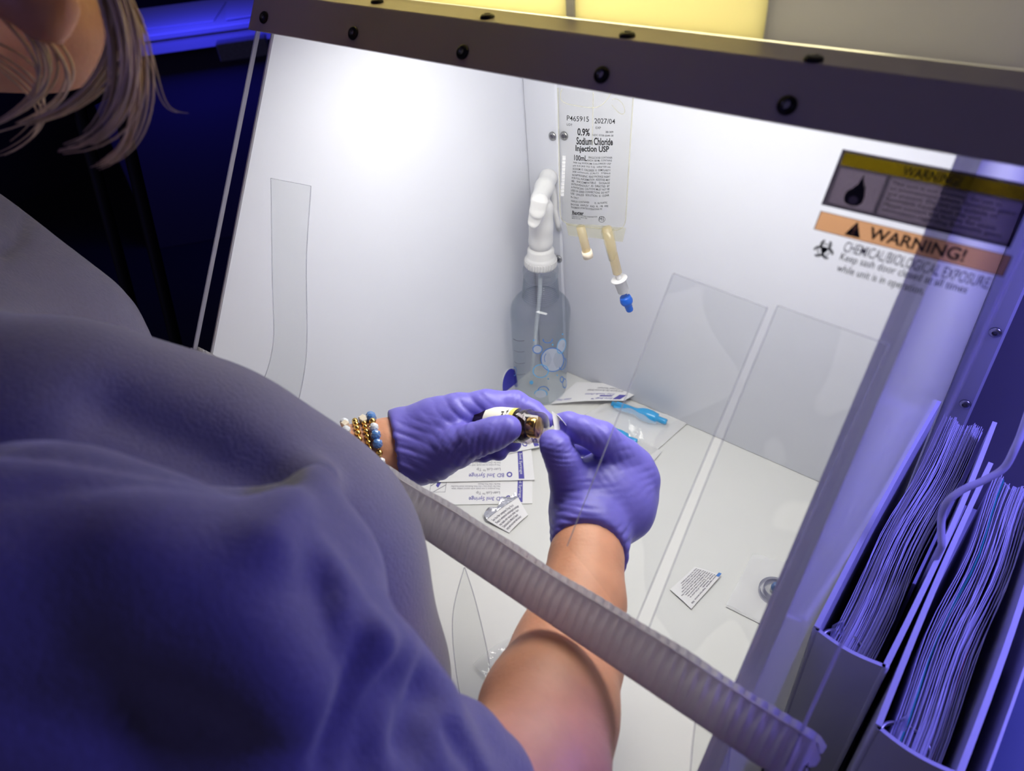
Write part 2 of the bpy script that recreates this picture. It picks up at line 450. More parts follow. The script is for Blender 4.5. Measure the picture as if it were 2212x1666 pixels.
M['inkp'] = pm('violet_ink', '5b55a8', 0.6)
M['inkb'] = pm('blue_ink', '4a7fc9', 0.5)
M['inkl'] = pm('light_blue_ink', '62b4e8', 0.5)
M['bubble'] = clear('pale_bubble_print', (0.95, 0.97, 1.0), 1.2, haze=0.7, hcol=(0.86, 0.90, 1.0))
M['paper'] = pm('white_paper', 'ecebea', 0.7, bump=(300, 0.1))
M['pagepaper'] = pm('binder_paper', 'c9c9d0', 0.75, var=0.05, vscale=60)
M['vinylcover'] = pm('white_binder_vinyl', 'd0d0d4', 0.33, bump=(700, 0.1))
M['yellow'] = pm('sign_yellow', 'b09400', 0.5)
M['orange'] = pm('sign_orange', 'ffc896', 0.5)
M['signgrey'] = pm('sign_grey', '968c98', 0.5)
M['signdark'] = clear('sign_dark_border', (.05, .04, .055), 1.2, .2)
M['signgrey'] = clear('sign_grey', (.13, .10, .13), 1.2, .2, haze=.05, hcol=(.5, .45, .5))
M['yellow'] = clear('sign_yellow', (.12, .08, .003), 1.2, .2, haze=.05, hcol=(.5, .4, .02))
M['orange'] = clear('sign_orange', (.78, .40, .18), 1.2, .2, haze=.08, hcol=(.8, .5, .3))
M['bag'] = clear('bag_film', (0.965, 0.965, 0.955), 1.38, 0.06, edge=(0.25, (0.90, 0.89, 0.82)), bump=(30, 1.0))
M['bagseam'] = clear('bag_seam', (0.93, 0.92, 0.84), 1.35, 0.08, haze=0.12, hcol=(0.92, 0.91, 0.84), bump=(90, 0.5))
M['port'] = clear('port_tube', (0.88, 0.80, 0.62), 1.35, 0.1, haze=0.45, hcol=(0.86, 0.78, 0.60))
M['pet'] = clear('bottle_plastic', (0.985, 0.985, 0.99), 1.42, 0.03, edge=(0.36, (0.66, 0.70, 0.74)))
M['film'] = clear('clear_film', (0.985, 0.985, 0.985), 1.5, 0.08, haze=0.25, hcol=(0.97, 0.97, 0.97), bump=(70, 1.0))
M['capclear'] = clear('clear_cap', (0.90, 0.87, 0.90), 1.5, 0.05, edge=(0.4, (0.42, 0.34, 0.38)))
M['amber'] = pm('amber_glass', '1c0f08', 0.06, coat=0.6)
M['labely'] = pm('vial_label_yellow', 'd3c462', 0.45)
M['labelw'] = pm('vial_label_cream', 'e9e6d6', 0.45)
M['bluebead'] = pm('blue_crystal', '4f7fc0', 0.06, coat=1.0, var=0.25, vscale=160)
M['clearbead'] = pm('clear_crystal', 'dfe3ea', 0.05, coat=1.0, var=0.15, vscale=200)
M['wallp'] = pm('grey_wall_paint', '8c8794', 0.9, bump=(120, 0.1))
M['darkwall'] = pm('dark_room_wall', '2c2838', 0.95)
M['floor'] = pm('dark_floor', '1d1b26', 0.8, var=0.1, vscale=3)
M['bench'] = pm('pale_bench_laminate', 'b7b8c4', 0.35, var=0.03, vscale=5)
M['bluebench'] = pm('pale_counter', 'c8c8d8', 0.45)
M['black'] = pm('black_metal', '08080b', 0.6)
M['cabinet'] = pm('dark_cabinet', '4a4364', 0.7)
M['glitter'] = pm('speckled_plastic', '9c9cb8', 0.25, bump=(420, 1.0), var=0.5, vscale=420, bdist=0.004)
M['diff'] = pm('yellow_light_diffuser', 'f4e694', 0.4); translucent(M['diff'], 0.7, 'fffbe0')
M['housing'] = pm('grey_housing_acrylic', 'cfcace', 0.3, 0.0, bump=(400, 0.05))
translucent(M['housing'], 0.5, 'e8e8ec')
M['greyop'] = pm('sign_grey_print', '6d6470', .5); M['orangeop'] = pm('sign_orange_print', 'd09a68', .5)
M['lampmesh'] = pm('led_diffuser', 'ffffff', 0.4, emit=('fff8e6', 2.0))
M['cable'] = pm('white_cable', 'c6c4d4', 0.35)
M['green'] = pm('green_paper', '2f9a8f', 0.7)
M['red'] = pm('red_paper', 'a3324a', 0.7)
M['water'] = None
def watermat():
    m = bpy.data.materials.new('water'); m.use_nodes = True; nt = m.node_tree; N = nt.nodes; L = nt.links
    for x in list(N): N.remove(x)
    out = N.new('ShaderNodeOutputMaterial'); gl = N.new('ShaderNodeBsdfGlass'); gl.inputs['IOR'].default_value = 1.33; gl.inputs['Roughness'].default_value = 0.0
    gl.inputs[0].default_value = (0.95, 0.97, 0.985, 1)
    tr = N.new('ShaderNodeBsdfTransparent'); tr.inputs[0].default_value = (0.96, 0.97, 0.98, 1)
    mx = N.new('ShaderNodeMixShader'); mx.inputs[0].default_value = 0.10; L.new(tr.outputs[0], mx.inputs[1]); L.new(gl.outputs[0], mx.inputs[2]); L.new(mx.outputs[0], out.inputs[0])
    return m
M['water'] = clear('water', (.99, .995, 1.0), 1.15, .02, edge=(.3, (.86, .89, .91)))

# ================================================================== THE ROOM
def room():
    b = MB().box((-4.4, -3.0, -0.95), (3.0, 3.0, -0.92), M['floor']); struct(b.build('floor'))
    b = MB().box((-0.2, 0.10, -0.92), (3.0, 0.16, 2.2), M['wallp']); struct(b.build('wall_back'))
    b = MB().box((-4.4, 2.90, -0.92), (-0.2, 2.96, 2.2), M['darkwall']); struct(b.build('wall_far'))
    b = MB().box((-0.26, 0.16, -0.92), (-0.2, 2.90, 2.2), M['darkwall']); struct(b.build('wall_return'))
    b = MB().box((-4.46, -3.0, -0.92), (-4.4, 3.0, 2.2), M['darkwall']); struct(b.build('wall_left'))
room()

# work table the hood stands on
t = thing('work_table', (0.7, -0.3, -0.92), 'pale laminate table carrying the white hood and the binders', 'table')
MB().box((-0.03, -0.66, -0.045), (1.55, 0.09, -0.0125), M['bench'], 0.004).build('tabletop', t)
for (x, y) in ((0.02, -0.6), (1.5, -0.6), (0.02, 0.04), (1.5, 0.04)):
    MB().box((x - .02, y - .02, -0.92), (x + .02, y + .02, -0.045), M['black'], 0.002).build('leg', t)

# far counter, blue lit
def far_counter():
    z = 0.10
    a, b_, c_, d_ = onz(150, 45, z), onz(600, -60, z), onz(640, 32, z), onz(150, 112, z)
    # build it as a real box aligned with its front edge
    p0 = onz(300, 80, z); p1 = onz(560, 45, z); ex = unit(p1 - p0); ey = unit(np.cross(A3(0, 0, 1), ex))
    if np.dot(ey, A3(0, 1, 0)) < 0 and False: ey = -ey
    back = onz(430, 2, z); depth = abs(np.dot(back - p0, ey)); sg = np.sign(np.dot(back - p0, ey))
    ey = ey * sg
    L0, L1 = -0.35, 0.9
    lc = p0 + ex * .22 - ey * .22 + A3(0, 0, .34); BENCH.location = lc.tolist(); BENCH.rotation_euler = Vector((p0 + ex * .22 + ey * depth * .4 - lc).tolist()).to_track_quat('-Z', 'Y').to_euler()
    th = thing('lab_counter', p0 + ex * 0.3 + A3(0, 0, -0.92 - z), 'far counter with a blue lit top and dark front, left of the hood', 'counter')
    ax = np.array([ex, ey, A3(0, 0, 1)])
    MB().obox(p0 + ex * (L0 + L1) / 2 + ey * depth / 2 + A3(0, 0, -0.012), ax, A3((L1 - L0) / 2, depth / 2, 0.012), M['bluebench'], 0.003).build('countertop', th)
    MB().obox(p0 + ex * (L0 + L1) / 2 + ey * 0.02 + A3(0, 0, -0.052), ax, A3((L1 - L0) / 2 - .01, 0.012, 0.028), M['bluebench'], 0.002).build('apron', th)
    MB().obox(p0 + ex * (L0 + L1) / 2 + ey * (depth / 2 + 0.05) + A3(0, 0, -0.55), ax, A3((L1 - L0) / 2 - .03, depth / 2 - 0.05, 0.47), M['cabinet'], 0.003).build('cabinet_body', th)
    # speckled tub standing under the edge
    q = onz(470, 85, z) ; q1 = onz(575, 72, z)
    cx = (q + q1) / 2 - ey * 0.06; 
    MB().obox(cx + A3(0, 0, -0.03), ax, A3(np.linalg.norm(q1 - q) / 2, 0.035, 0.035), M['glitter'], 0.004).build('speckled_tray', th, 'speckled plastic tray glittering blue')
    # dark folded sheets on top
    s_ = MB()
    for i, (du, dv, zz) in enumerate(((0.12, 0.5, .0032), (0.55, 0.45, .0075))):
        c = p0 + ex * du + ey * depth * dv + A3(0, 0, zz)
        a2 = np.array([unit(ex + ey * 0.12 * (i - .5)), unit(ey - ex * .12 * (i - .5)), A3(0, 0, 1)])
        s_.obox(c, a2, A3(0.2, depth * 0.32, 0.002), M['bluebench'], 0.0005)
    tag(s_.build('paper_sheet'), 'loose sheets lying on the blue lit far counter', 'paper')
    # two slanting black legs in front
    st = thing('black_stand', onz(300, 700, -0.92), 'dark stand with two slanting legs before the far counter', 'stand')
    for (a, b2) in (((170, 230), (300, 720)), ((248, 190), (392, 790))):
        A_ = P(*a, 1.15); B_ = P(*b2, 1.45)
        B_ = A_ + (B_ - A_) * ((A_[2] + 0.92) / max(A_[2] - B_[2], .1))
        MB().tube([A_, B_], 0.011, M['black'], 8).build('leg', st)
    A_ = P(170, 230, 1.15); B_ = P(248, 190, 1.15)
    MB().tube([A_ - (B_ - A_) * .3, A_, B_, B_ + (B_ - A_) * .3], 0.009, M['black'], 8).build('crossbar', st)
far_counter()

# ================================================================== THE HOOD
W = 0.613; TH = 0.012; HT = 0.655
yf = lambda z: Y0 + KS * z
hood = thing('fume_hood', (0.3, -0.3, -0.0125), 'white tabletop hood with slanted clear front and dark grey top rail', 'hood')
def side_panel(x0, x1, name, mat, lab=None):
    prof = [(0.0, -0.0), (-0.60, 0.0), (-0.60, 0.275), (yf(HT) - .004, HT), (0.0, HT)]
    m = MB(); n = len(prof)
    r = 0.0015
    # rounded front edge: offset polygon inwards on both faces
    V = []
    cen = A3(-0.3, 0.33)
    for (x, ins) in ((x0, r), (x0 + (x1 - x0) * .3, 0), (x1 - (x1 - x0) * .3, 0), (x1, r)):
        for (y, z) in prof:
            yy = y + (ins if y < -0.01 else 0); V.append(A3(x, yy, z))
    F = [list(range(n)), [3 * n + k for k in range(n)][::-1]]
    for j in range(3):
        for k in range(n): F.append([j * n + k, (j + 1) * n + k, (j + 1) * n + (k + 1) % n, j * n + (k + 1) % n])
    m.add(V, F, mat, False)
    return m.build(name, hood, lab)
side_panel(-0.005, 0.0, 'side_panel', M['panel'])
side_panel(W - TH, W, 'side_panel', M['panel_out'])
MB().box((-TH, -0.0, 0), (W, 0.010, HT), M['panel'], 0.001).build('back_panel', hood)
MB().box((-TH, -0.62, -0.012), (W, 0.010, -0.0002), M['base'], 0.003).build('base_panel', hood)
MB().box((-TH, yf(HT) + .004, HT), (W, 0.010, HT + 0.012), M['panel'], 0.001).build('top_panel', hood)
# corner strip with screws on the back wall, next to the left wall
cs = MB().box((0.0, -0.006, 0.0), (0.058, -0.0002, HT - .001), M['panel'], 0.0022).build('corner_strip', hood)
def screw_mesh(name, r, mat, parent, loc, nrm, dark):
    m = MB(); ax = A3(0, 0, 1); o = A3(0, 0, 0)
    m.lathe([(r, 0), (r * .97, r * .25), (r * .8, r * .42), (r * .45, r * .48)], o, ax, 20, mat, True, False)
    m.lathe([(r * .45, r * .48), (r * .42, r * .15)], o, ax, 20, dark, False, False)
    m.lathe([(r * .42, r * .15), (0.0001, r * .15)], o, ax, 6, dark, False, False)
    o_ = m.build(name); o_.location = [float(v) for v in loc]
    o_.rotation_euler = Vector(nrm).to_track_quat('Z', 'Y').to_euler()
    o_.parent = parent
    M4 = Matrix.LocRotScale(parent.location, parent.rotation_euler, parent.scale)
    if parent.parent is not None: M4 = Matrix.LocRotScale(parent.parent.location, None, None) @ parent.matrix_parent_inverse @ M4
    o_.matrix_parent_inverse = M4.inverted()
    return o_
def dup_at(o, loc):
    c = o.copy(); COL.objects.link(c); c.location = [float(v) for v in loc]; return c
def at_y(px, py, y): return onplane(px, py, (0, y, 0), A3(0, 1, 0))
s0 = screw_mesh('screw', 0.0062, M['steel'], hood, at_y(1194, 294, -0.006), (0, -1, 0), M['inkg'])
dup_at(s0, at_y(1207, 559, -0.006)); dup_at(s0, at_y(1214, 292, -0.0002) + A3(.004, 0, 0))
# flange at the back of the right wall, with screws
MB().box((W, -0.004, 0.0), (W + 0.030, 0.008, HT), M['panel_out'], 0.0025).build('back_flange', hood)
for (px, py) in ((2150, 718), (2085, 873)): dup_at(s0, at_y(px, py, -0.004)).rotation_euler = s0.rotation_euler
# cable hole at the foot of the left wall: blue outside light painted as a flat patch, thin rim
hm = MB()
hc = onplane(1101, 843, (0, 0, 0), A3(1, 0, 0)); hy = hc[1]
M['painted_hole_light'] = pm('painted_violet_light', '3a36b8', 0.35)
pts = []
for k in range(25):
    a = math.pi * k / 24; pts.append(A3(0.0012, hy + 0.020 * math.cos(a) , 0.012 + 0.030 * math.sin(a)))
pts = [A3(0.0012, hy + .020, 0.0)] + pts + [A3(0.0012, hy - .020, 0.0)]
hm.poly(pts, M['painted_hole_light']); hm.tube(pts, 0.0012, M['panel'], 8)
hm.build('cable_hole', hood, 'arched cable hole with violet light painted on')

# top rail: front face + top ledge + screws
OFF = 0.016
def sp(x, z, off): return A3(x, Y0 + KS * z - off / NS[1], z)           # a point on the slanted front, off in front
XL, XR = -0.014, 0.68
rail = MB()
c0, c1 = sp(XL, 0.640, OFF + .003), sp(XL, 0.668, OFF + .003)
ZB = onplane(1300, 201, A3(0, Y0, 0) - NS * (OFF + .0045), NS)[2]; ZT = onplane(1300, 85, A3(0, Y0, 0) - NS * (OFF + .0045), NS)[2]
rail.slab(lambda u, v: sp(XL + (XR - XL) * u, ZB + (ZT - ZB) * v, OFF + .003), 24, 2, M['rail'], 0.003)
ledge_y0 = sp(0, ZT, OFF + .003)[1]
rail.box((XL, ledge_y0 - .0012, ZT - .0015), (XR, ledge_y0 + 0.030, ZT + .0015), M['rail'], 0.0008)
rail = rail.build('top_rail', hood)
sd = screw_mesh('rail_screw', 0.0056, M['dark'], rail, sp(0, 0.65, OFF + .0045), -NS, M['steel'])
def onrail(px, py): return onplane(px, py, A3(0, Y0, 0) - NS * (OFF + .0048), NS)
sd.location = [float(v) for v in onrail(571, 38)]
for (px, py) in ((764, 72), (1000, 113), (1300, 162), (1700, 228)): dup_at(sd, onrail(px, py))
s2 = screw_mesh('ledge_screw', 0.0055, M['dark'], rail, onz(815, 5, ZT + .0017), (0, 0, 1), M['steel'])
for (px, py) in ((1053, 38), (1355, 78), (1757, 130)): dup_at(s2, onz(px, py, ZT + .0017))
# lamp housing above, with the yellow diffuser
yh = ledge_y0 + 0.030
z0h, z1h = HT + .0125, 0.86
hs_ = MB()
hs_.box((XL + .017, -0.004, z0h), (XR, 0.0, z1h), M['panel']); hs_.box((XL + .017, yh + .004, z1h - .003), (XR, -.004, z1h), M['housing'])
hs_.box((XL + .017, yh + .004, z0h), (XL + .020, -.004, z1h), M['panel']); hs_.box((XR - .003, yh + .004, z0h), (XR, -.004, z1h), M['panel'])
hs_.build('lamp_housing', hood)
dif = MB()
x_s = at_y(1237, 60, yh)[0]; x_e = at_y(1655, 60, yh)[0]
dif.box((XL + .02, yh - .002, ZT + .0025), (x_s - .004, yh + .004, z1h - .003), M['diff'])
dif.box((x_s + .004, yh - .002, ZT + .0025), (x_e, yh + .004, z1h - .003), M['diff'])
dif.build('light_diffuser', hood, 'glowing yellow diffuser')
MB().box((x_e, yh - .002, ZT + .0025), (XR, yh + .004, z1h - .003), M['housing']).build('front_cover', hood, 'unlit grey translucent cover')
HL = area('housing_lamp_light', (0.24, -.05, .745), (0.24, -.5, .715), 0.46, 0.05, 2.1, (1.0, 0.90, 0.50))
MB().box((x_s - .004, yh - .003, ZT + .0025), (x_s + .004, yh + .004, 0.84), M['housing'], 0.001).build('diffuser_frame', hood)
MB().box((0.11, -0.325, 0.6535), (0.56, -0.185, 0.6548), M['lampmesh'], 0.002).build('lamp_tube', hood, 'white light panel under the roof of the hood')

# sash pane
SX0, SX1 = -0.011, 0.647
pane = MB().slab(lambda u, v: sp(SX0 + (SX1 - SX0) * u, 0.3465 + (0.66 - 0.3465) * v, 0.0125), 4, 4, M['sash'], 0.003).build('sash_pane', hood, 'clear sloping acrylic sash')
for x in (SX0 + .0008, SX1 - .0008):
    MB().obox(sp(x, 0.50, 0.0125), np.array([A3(1, 0, 0), SLOPE, NS]), A3(0.0009, 0.178, 0.0021), M['sash_edge'], 0).build('sash_edge', hood)
# ribbed tape along its lower edge
def tape():
    m = MB(); x0, x1 = -0.0145, 0.6575; L = x1 - x0; ribs = 92; nu = ribs * 6
    zt, zb = 0.3715, 0.3435
    for side in (0, 1):
        V = []; F = []; nv = 6
        for i in range(nu + 1):
            u = i / nu; x = x0 + L * u
            ph = u * ribs * 2 * math.pi
            for j in range(nv + 1):
                v = j / nv
                wob = 0.35 * math.sin(x * 60) + 0.7 * (v - .5) * math.sin(x * 23 + 1) + 0.25 * math.sin(x * 171 + v * 5)
                amp = 0.0018 * min(1, 6 * v * (1 - v) + 0.12) * (1 if u > .012 else .3)
                h = amp * (0.5 + 0.5 * math.sin(ph + wob))
                h = amp * (1 - abs(math.sin((ph + wob) / 2)) ** 3)
                edge = 0.0006 * math.sin(x * 37) + 0.0004 * math.sin(x * 91)
                end = 0.004 * math.sin(v * 9 + 1) if i == nu else 0
                z = zb + (zt - zb) * v + edge * (v if side == 0 else v)
                off = 0.0125 + (0.0020 + h if side == 0 else -0.0020 - h)
                V.append(sp(x + end, z, off))
        for i in range(nu):
            for j in range(nv):
                a = i * (nv + 1) + j; b = a + nv + 1
                F.append((a, b, b + 1, a + 1) if side == 0 else (a, a + 1, b + 1, b))
        m.add(V, F, M['tape'], True)
    m.slab(lambda u, v: sp(x0 + L * u, zb - .0002, 0.0101 + .0048 * v), 60, 1, M['tape'], 0.0006)
    # folded lip along the top of the tape
    m.tube([sp(x0 + .012 + (L - .016) * i / 90, zt + .0006 * math.sin((x0 + L * i / 90) * 37), 0.0147) for i in range(91)], 0.0006, M['tape'], 6)
    m.build('ribbed_tape', hood, 'grey ribbed tape along the lower sash edge')
tape()

# --- warning labels printed on the sash
def flat_on_sash(corn):                # corners px: BL, BR, TR, TL
    c = [onplane(px, py, A3(0, Y0, 0) - NS * 0.0145, NS) for px, py in corn]
    x0 = (c[0][0] + c[3][0]) / 2; x1 = (c[1][0] + c[2][0]) / 2
    return c
def sashmap(x0, z0, x1, z1): return lambda u, v: sp(x0 + (x1 - x0) * u, z0 + (z1 - z0) * v, 0.0146)
def up(fm, h): return lambda u, v: fm(u, v) - NS * h
q = flat_on_sash([(1777, 437), (2200, 545), (2212, 380), (1825, 318)])
lx0, lx1 = 0.5485, 0.6415
lz0, lz1 = onsash(1777, 437)[2], onsash(1825, 318)[2]
fm = sashmap(lx0, lz0, lx1, lz1)
m = MB()
def rect(m, fm, u0, v0, u1, v1, mat, h=0.0):
    f = up(fm, h); return m.poly([f(u0, v0), f(u1, v0), f(u1, v1), f(u0, v1)], mat)
for q in ((0, 0, 1, .06), (0, .69, 1, .73), (0, .955, 1, 1), (0, .06, .03, .69), (.29, .06, .315, .69), (.98, .06, 1, .69), (0, .73, .02, .955), (.98, .73, 1, .955)): rect(m, fm, *q, M['signdark'])
rect(m, fm, .02, .73, .98, .955, M['yellow'])
rect(m, fm, .03, .06, .29, .69, M['signgrey'])
rect(m, fm, .315, .06, .98, .69, M['signgrey'])
m.text('WARNING!', up(fm, .0004), (.36, .755, .66, .93), M['ink'], .02)
m.text('This unit is not intended for use in\nan environment where flammable gases\nare present. Do not use volatile or\nflammable liquids near the unit.\nPlease contact the factory for more\ninformation regarding flammable gases', up(fm, .0004), (.33, .10, .96, .65), M['ink'], .004)
fl = [(.165, .09), (.125, .12), (.108, .21), (.112, .31), (.128, .38), (.132, .32), (.140, .42), (.158, .47), (.160, .54), (.172, .66), (.178, .56), (.190, .49), (.196, .42), (.201, .48), (.208, .38), (.218, .28), (.218, .18), (.200, .11)]
f_ = up(fm, .0004); ctr = (.165, .27)
m.add([f_(*ctr)] + [f_(*p) for p in fl], [(0, i + 1, (i + 1) % len(fl) + 1) for i in range(len(fl))], M['ink'], False)
f_ = up(fm, .0006)
m.poly([f_(.165 + .026 * math.cos(a), .19 + .07 * math.sin(a)) for a in np.linspace(0, 2 * math.pi, 16, endpoint=False)], M['greyop'])
m.build('flammability_label', hood, 'grey and yellow warning label with a flame')
m = MB()
wz1 = onsash(1783, 452)[2]; wz0 = onsash(1768, 492)[2]
fm = sashmap(0.5495, wz0, 0.6440, wz1)
rect(m, fm, .005, .03, .995, .97, M['orange'])
for q in ((0, 0, 1, .03), (0, .97, 1, 1), (0, .03, .005, .97), (.995, .03, 1, .97)): rect(m, fm, *q, M['signdark'])
m.text('WARNING!', up(fm, .0004), (.30, .20, .80, .82), M['ink'], .025)
f_ = up(fm, .0004); m.poly([f_(.175, .12), f_(.265, .12), f_(.22, .90)], M['ink'])
f_ = up(fm, .0006); m.poly([f_(.214, .40), f_(.226, .40), f_(.228, .68), f_(.212, .68)], M['orangeop']); m.poly([f_(.213, .24), f_(.227, .24), f_(.227, .32), f_(.213, .32)], M['orangeop'])
m.build('warning_label', hood, 'orange warning label')
m = MB()
bc = onsash(1780, 540, .0146)
def flatring(m, c, r0, r1, mat, a0=0, a1=2 * math.pi, n=26):
    V = []
    for k in range(n + 1):
        a = a0 + (a1 - a0) * k / n; d = A3(1, 0, 0) * math.cos(a) + SLOPE * math.sin(a); V += [c + d * r0, c + d * r1]
    m.add(V, [(2 * k, 2 * k + 1, 2 * k + 3, 2 * k + 2) for k in range(n)], mat, False)
for k in range(3):
    a = math.pi / 2 + k * 2 * math.pi / 3; d = A3(1, 0, 0) * math.cos(a) + SLOPE * math.sin(a)
    flatring(m, bc + d * .0030, .0024, .0031, M['ink'], a + .35 - 0, a + 2 * math.pi - .35) if False else flatring(m, bc + d * .0029, .0019, .0031, M['ink'], a + .55, a + 2 * math.pi - .55)
flatring(m, bc, .0009, .0018, M['ink'])
flatring(m, bc, .0030, .0036, M['ink'])
for (s_, a_, b_, e_) in (('CHEMICAL/BIOLOGICAL EXPOSURE.', (1828, 521), (1820, 543), (2142, 612)), ('Keep sash door closed at all times', (1819, 546), (1811, 566), (2090, 626)), ('while unit is in operation.', (1812, 570), (1804, 590), (1998, 628))):
    q0, q1, q2 = onsash(*a_, .0146), onsash(*b_, .0146), onsash(*e_, .0146)
    m.text(s_, sashmap((q0[0] + q1[0]) / 2, q1[2], q2[0], q0[2]), (0, 0, 1, 1), M['ink'] if s_[0] != 'C' else M['inkg'], .006)
m.build('hazard_notice', hood, 'biohazard symbol with three lines of small print')

# --- clear vinyl strips hanging behind the sash
def strip(name, fn, mat, label, nu=10, nv=30, th=0.0007, edge=True):
    th_ = thing(name, fn(.5, 0), label, 'plastic strip', 'clear vinyl strips hanging at the hood opening')
    MB().slab(fn, nu, nv, mat, th).build('vinyl_sheet', th_)
    if edge:
        e = MB()
        for u in (0.0, 1.0):
            e.tube([fn(u, k / nv) for k in range(nv + 1)], 0.00045, M['vedge'], 6)
        e.tube([fn(k / nu, 1.0) for k in range(nu + 1)], 0.0003, M['vedge'], 6)
        e.build('strip_edge', th_)
def bez(p, t):
    p = [np.asarray(a, float) for a in p]
    while len(p) > 1: p = [a * (1 - t) + b * t for a, b in zip(p[:-1], p[1:])]
    return p[0]
def hang(L, R, off):                    # two polylines of px points (bottom->top) laid behind the sash
    Lp = [onplane(px, py, A3(0, Y0, 0) - NS * off, NS) for px, py in L]; Rp = [onplane(px, py, A3(0, Y0, 0) - NS * off, NS) for px, py in R]
    def pl(pts, t):
        n = len(pts) - 1; k = min(int(t * n), n - 1); f = t * n - k
        p0 = pts[max(k - 1, 0)]; p1 = pts[k]; p2 = pts[k + 1]; p3 = pts[min(k + 2, n)]
        return 0.5 * ((2 * p1) + (-p0 + p2) * f + (2 * p0 - 5 * p1 + 4 * p2 - p3) * f * f + (-p0 + 3 * p1 - 3 * p2 + p3) * f ** 3)
    return lambda u, v: pl(Lp, v) * (1 - u) + pl(Rp, v) * u + NS * 0.004 * math.sin(u * math.pi) * (1 - v)
strip('vinyl_strip', hang([(540, 870), (566, 830), (590, 740), (588, 600), (585, 385)], [(620, 925), (641, 880), (662, 760), (662, 560), (672, 402)], 0.008), M['vinyl'], 'bowed clear vinyl strip before the left white wall')
strip('vinyl_strip', hang([(1225, 1180), (1302, 985), (1378, 790), (1455, 590)], [(1365, 1365), (1462, 1133), (1560, 900), (1658, 665)], 0.008), M['vinylb'], 'straight clear vinyl strip crossing the right violet glove')
strip('vinyl_strip', hang([(1385, 1400), (1480, 1155), (1580, 905), (1680, 660)], [(1590, 1470), (1700, 1230), (1810, 985), (1920, 745)], 0.008), M['vinylb'], 'clear vinyl strip beside the right white wall edge')
strip('vinyl_strip', hang([(1010, 1580), (985, 1450), (978, 1330), (1002, 1228)], [(1068, 1570), (1058, 1440), (1030, 1310), (1004, 1226)], -0.02), M['vinyl'], 'narrow curled clear strip below the tape beside the sweatshirt')
strip('vinyl_strip', hang([(1480, 1760), (1490, 1680), (1496, 1610), (1503, 1550)], [(1560, 1790), (1566, 1700), (1575, 1640), (1580, 1590)], 0.004), M['vinyl'], 'clear strip corner hanging below the tape near its right end')

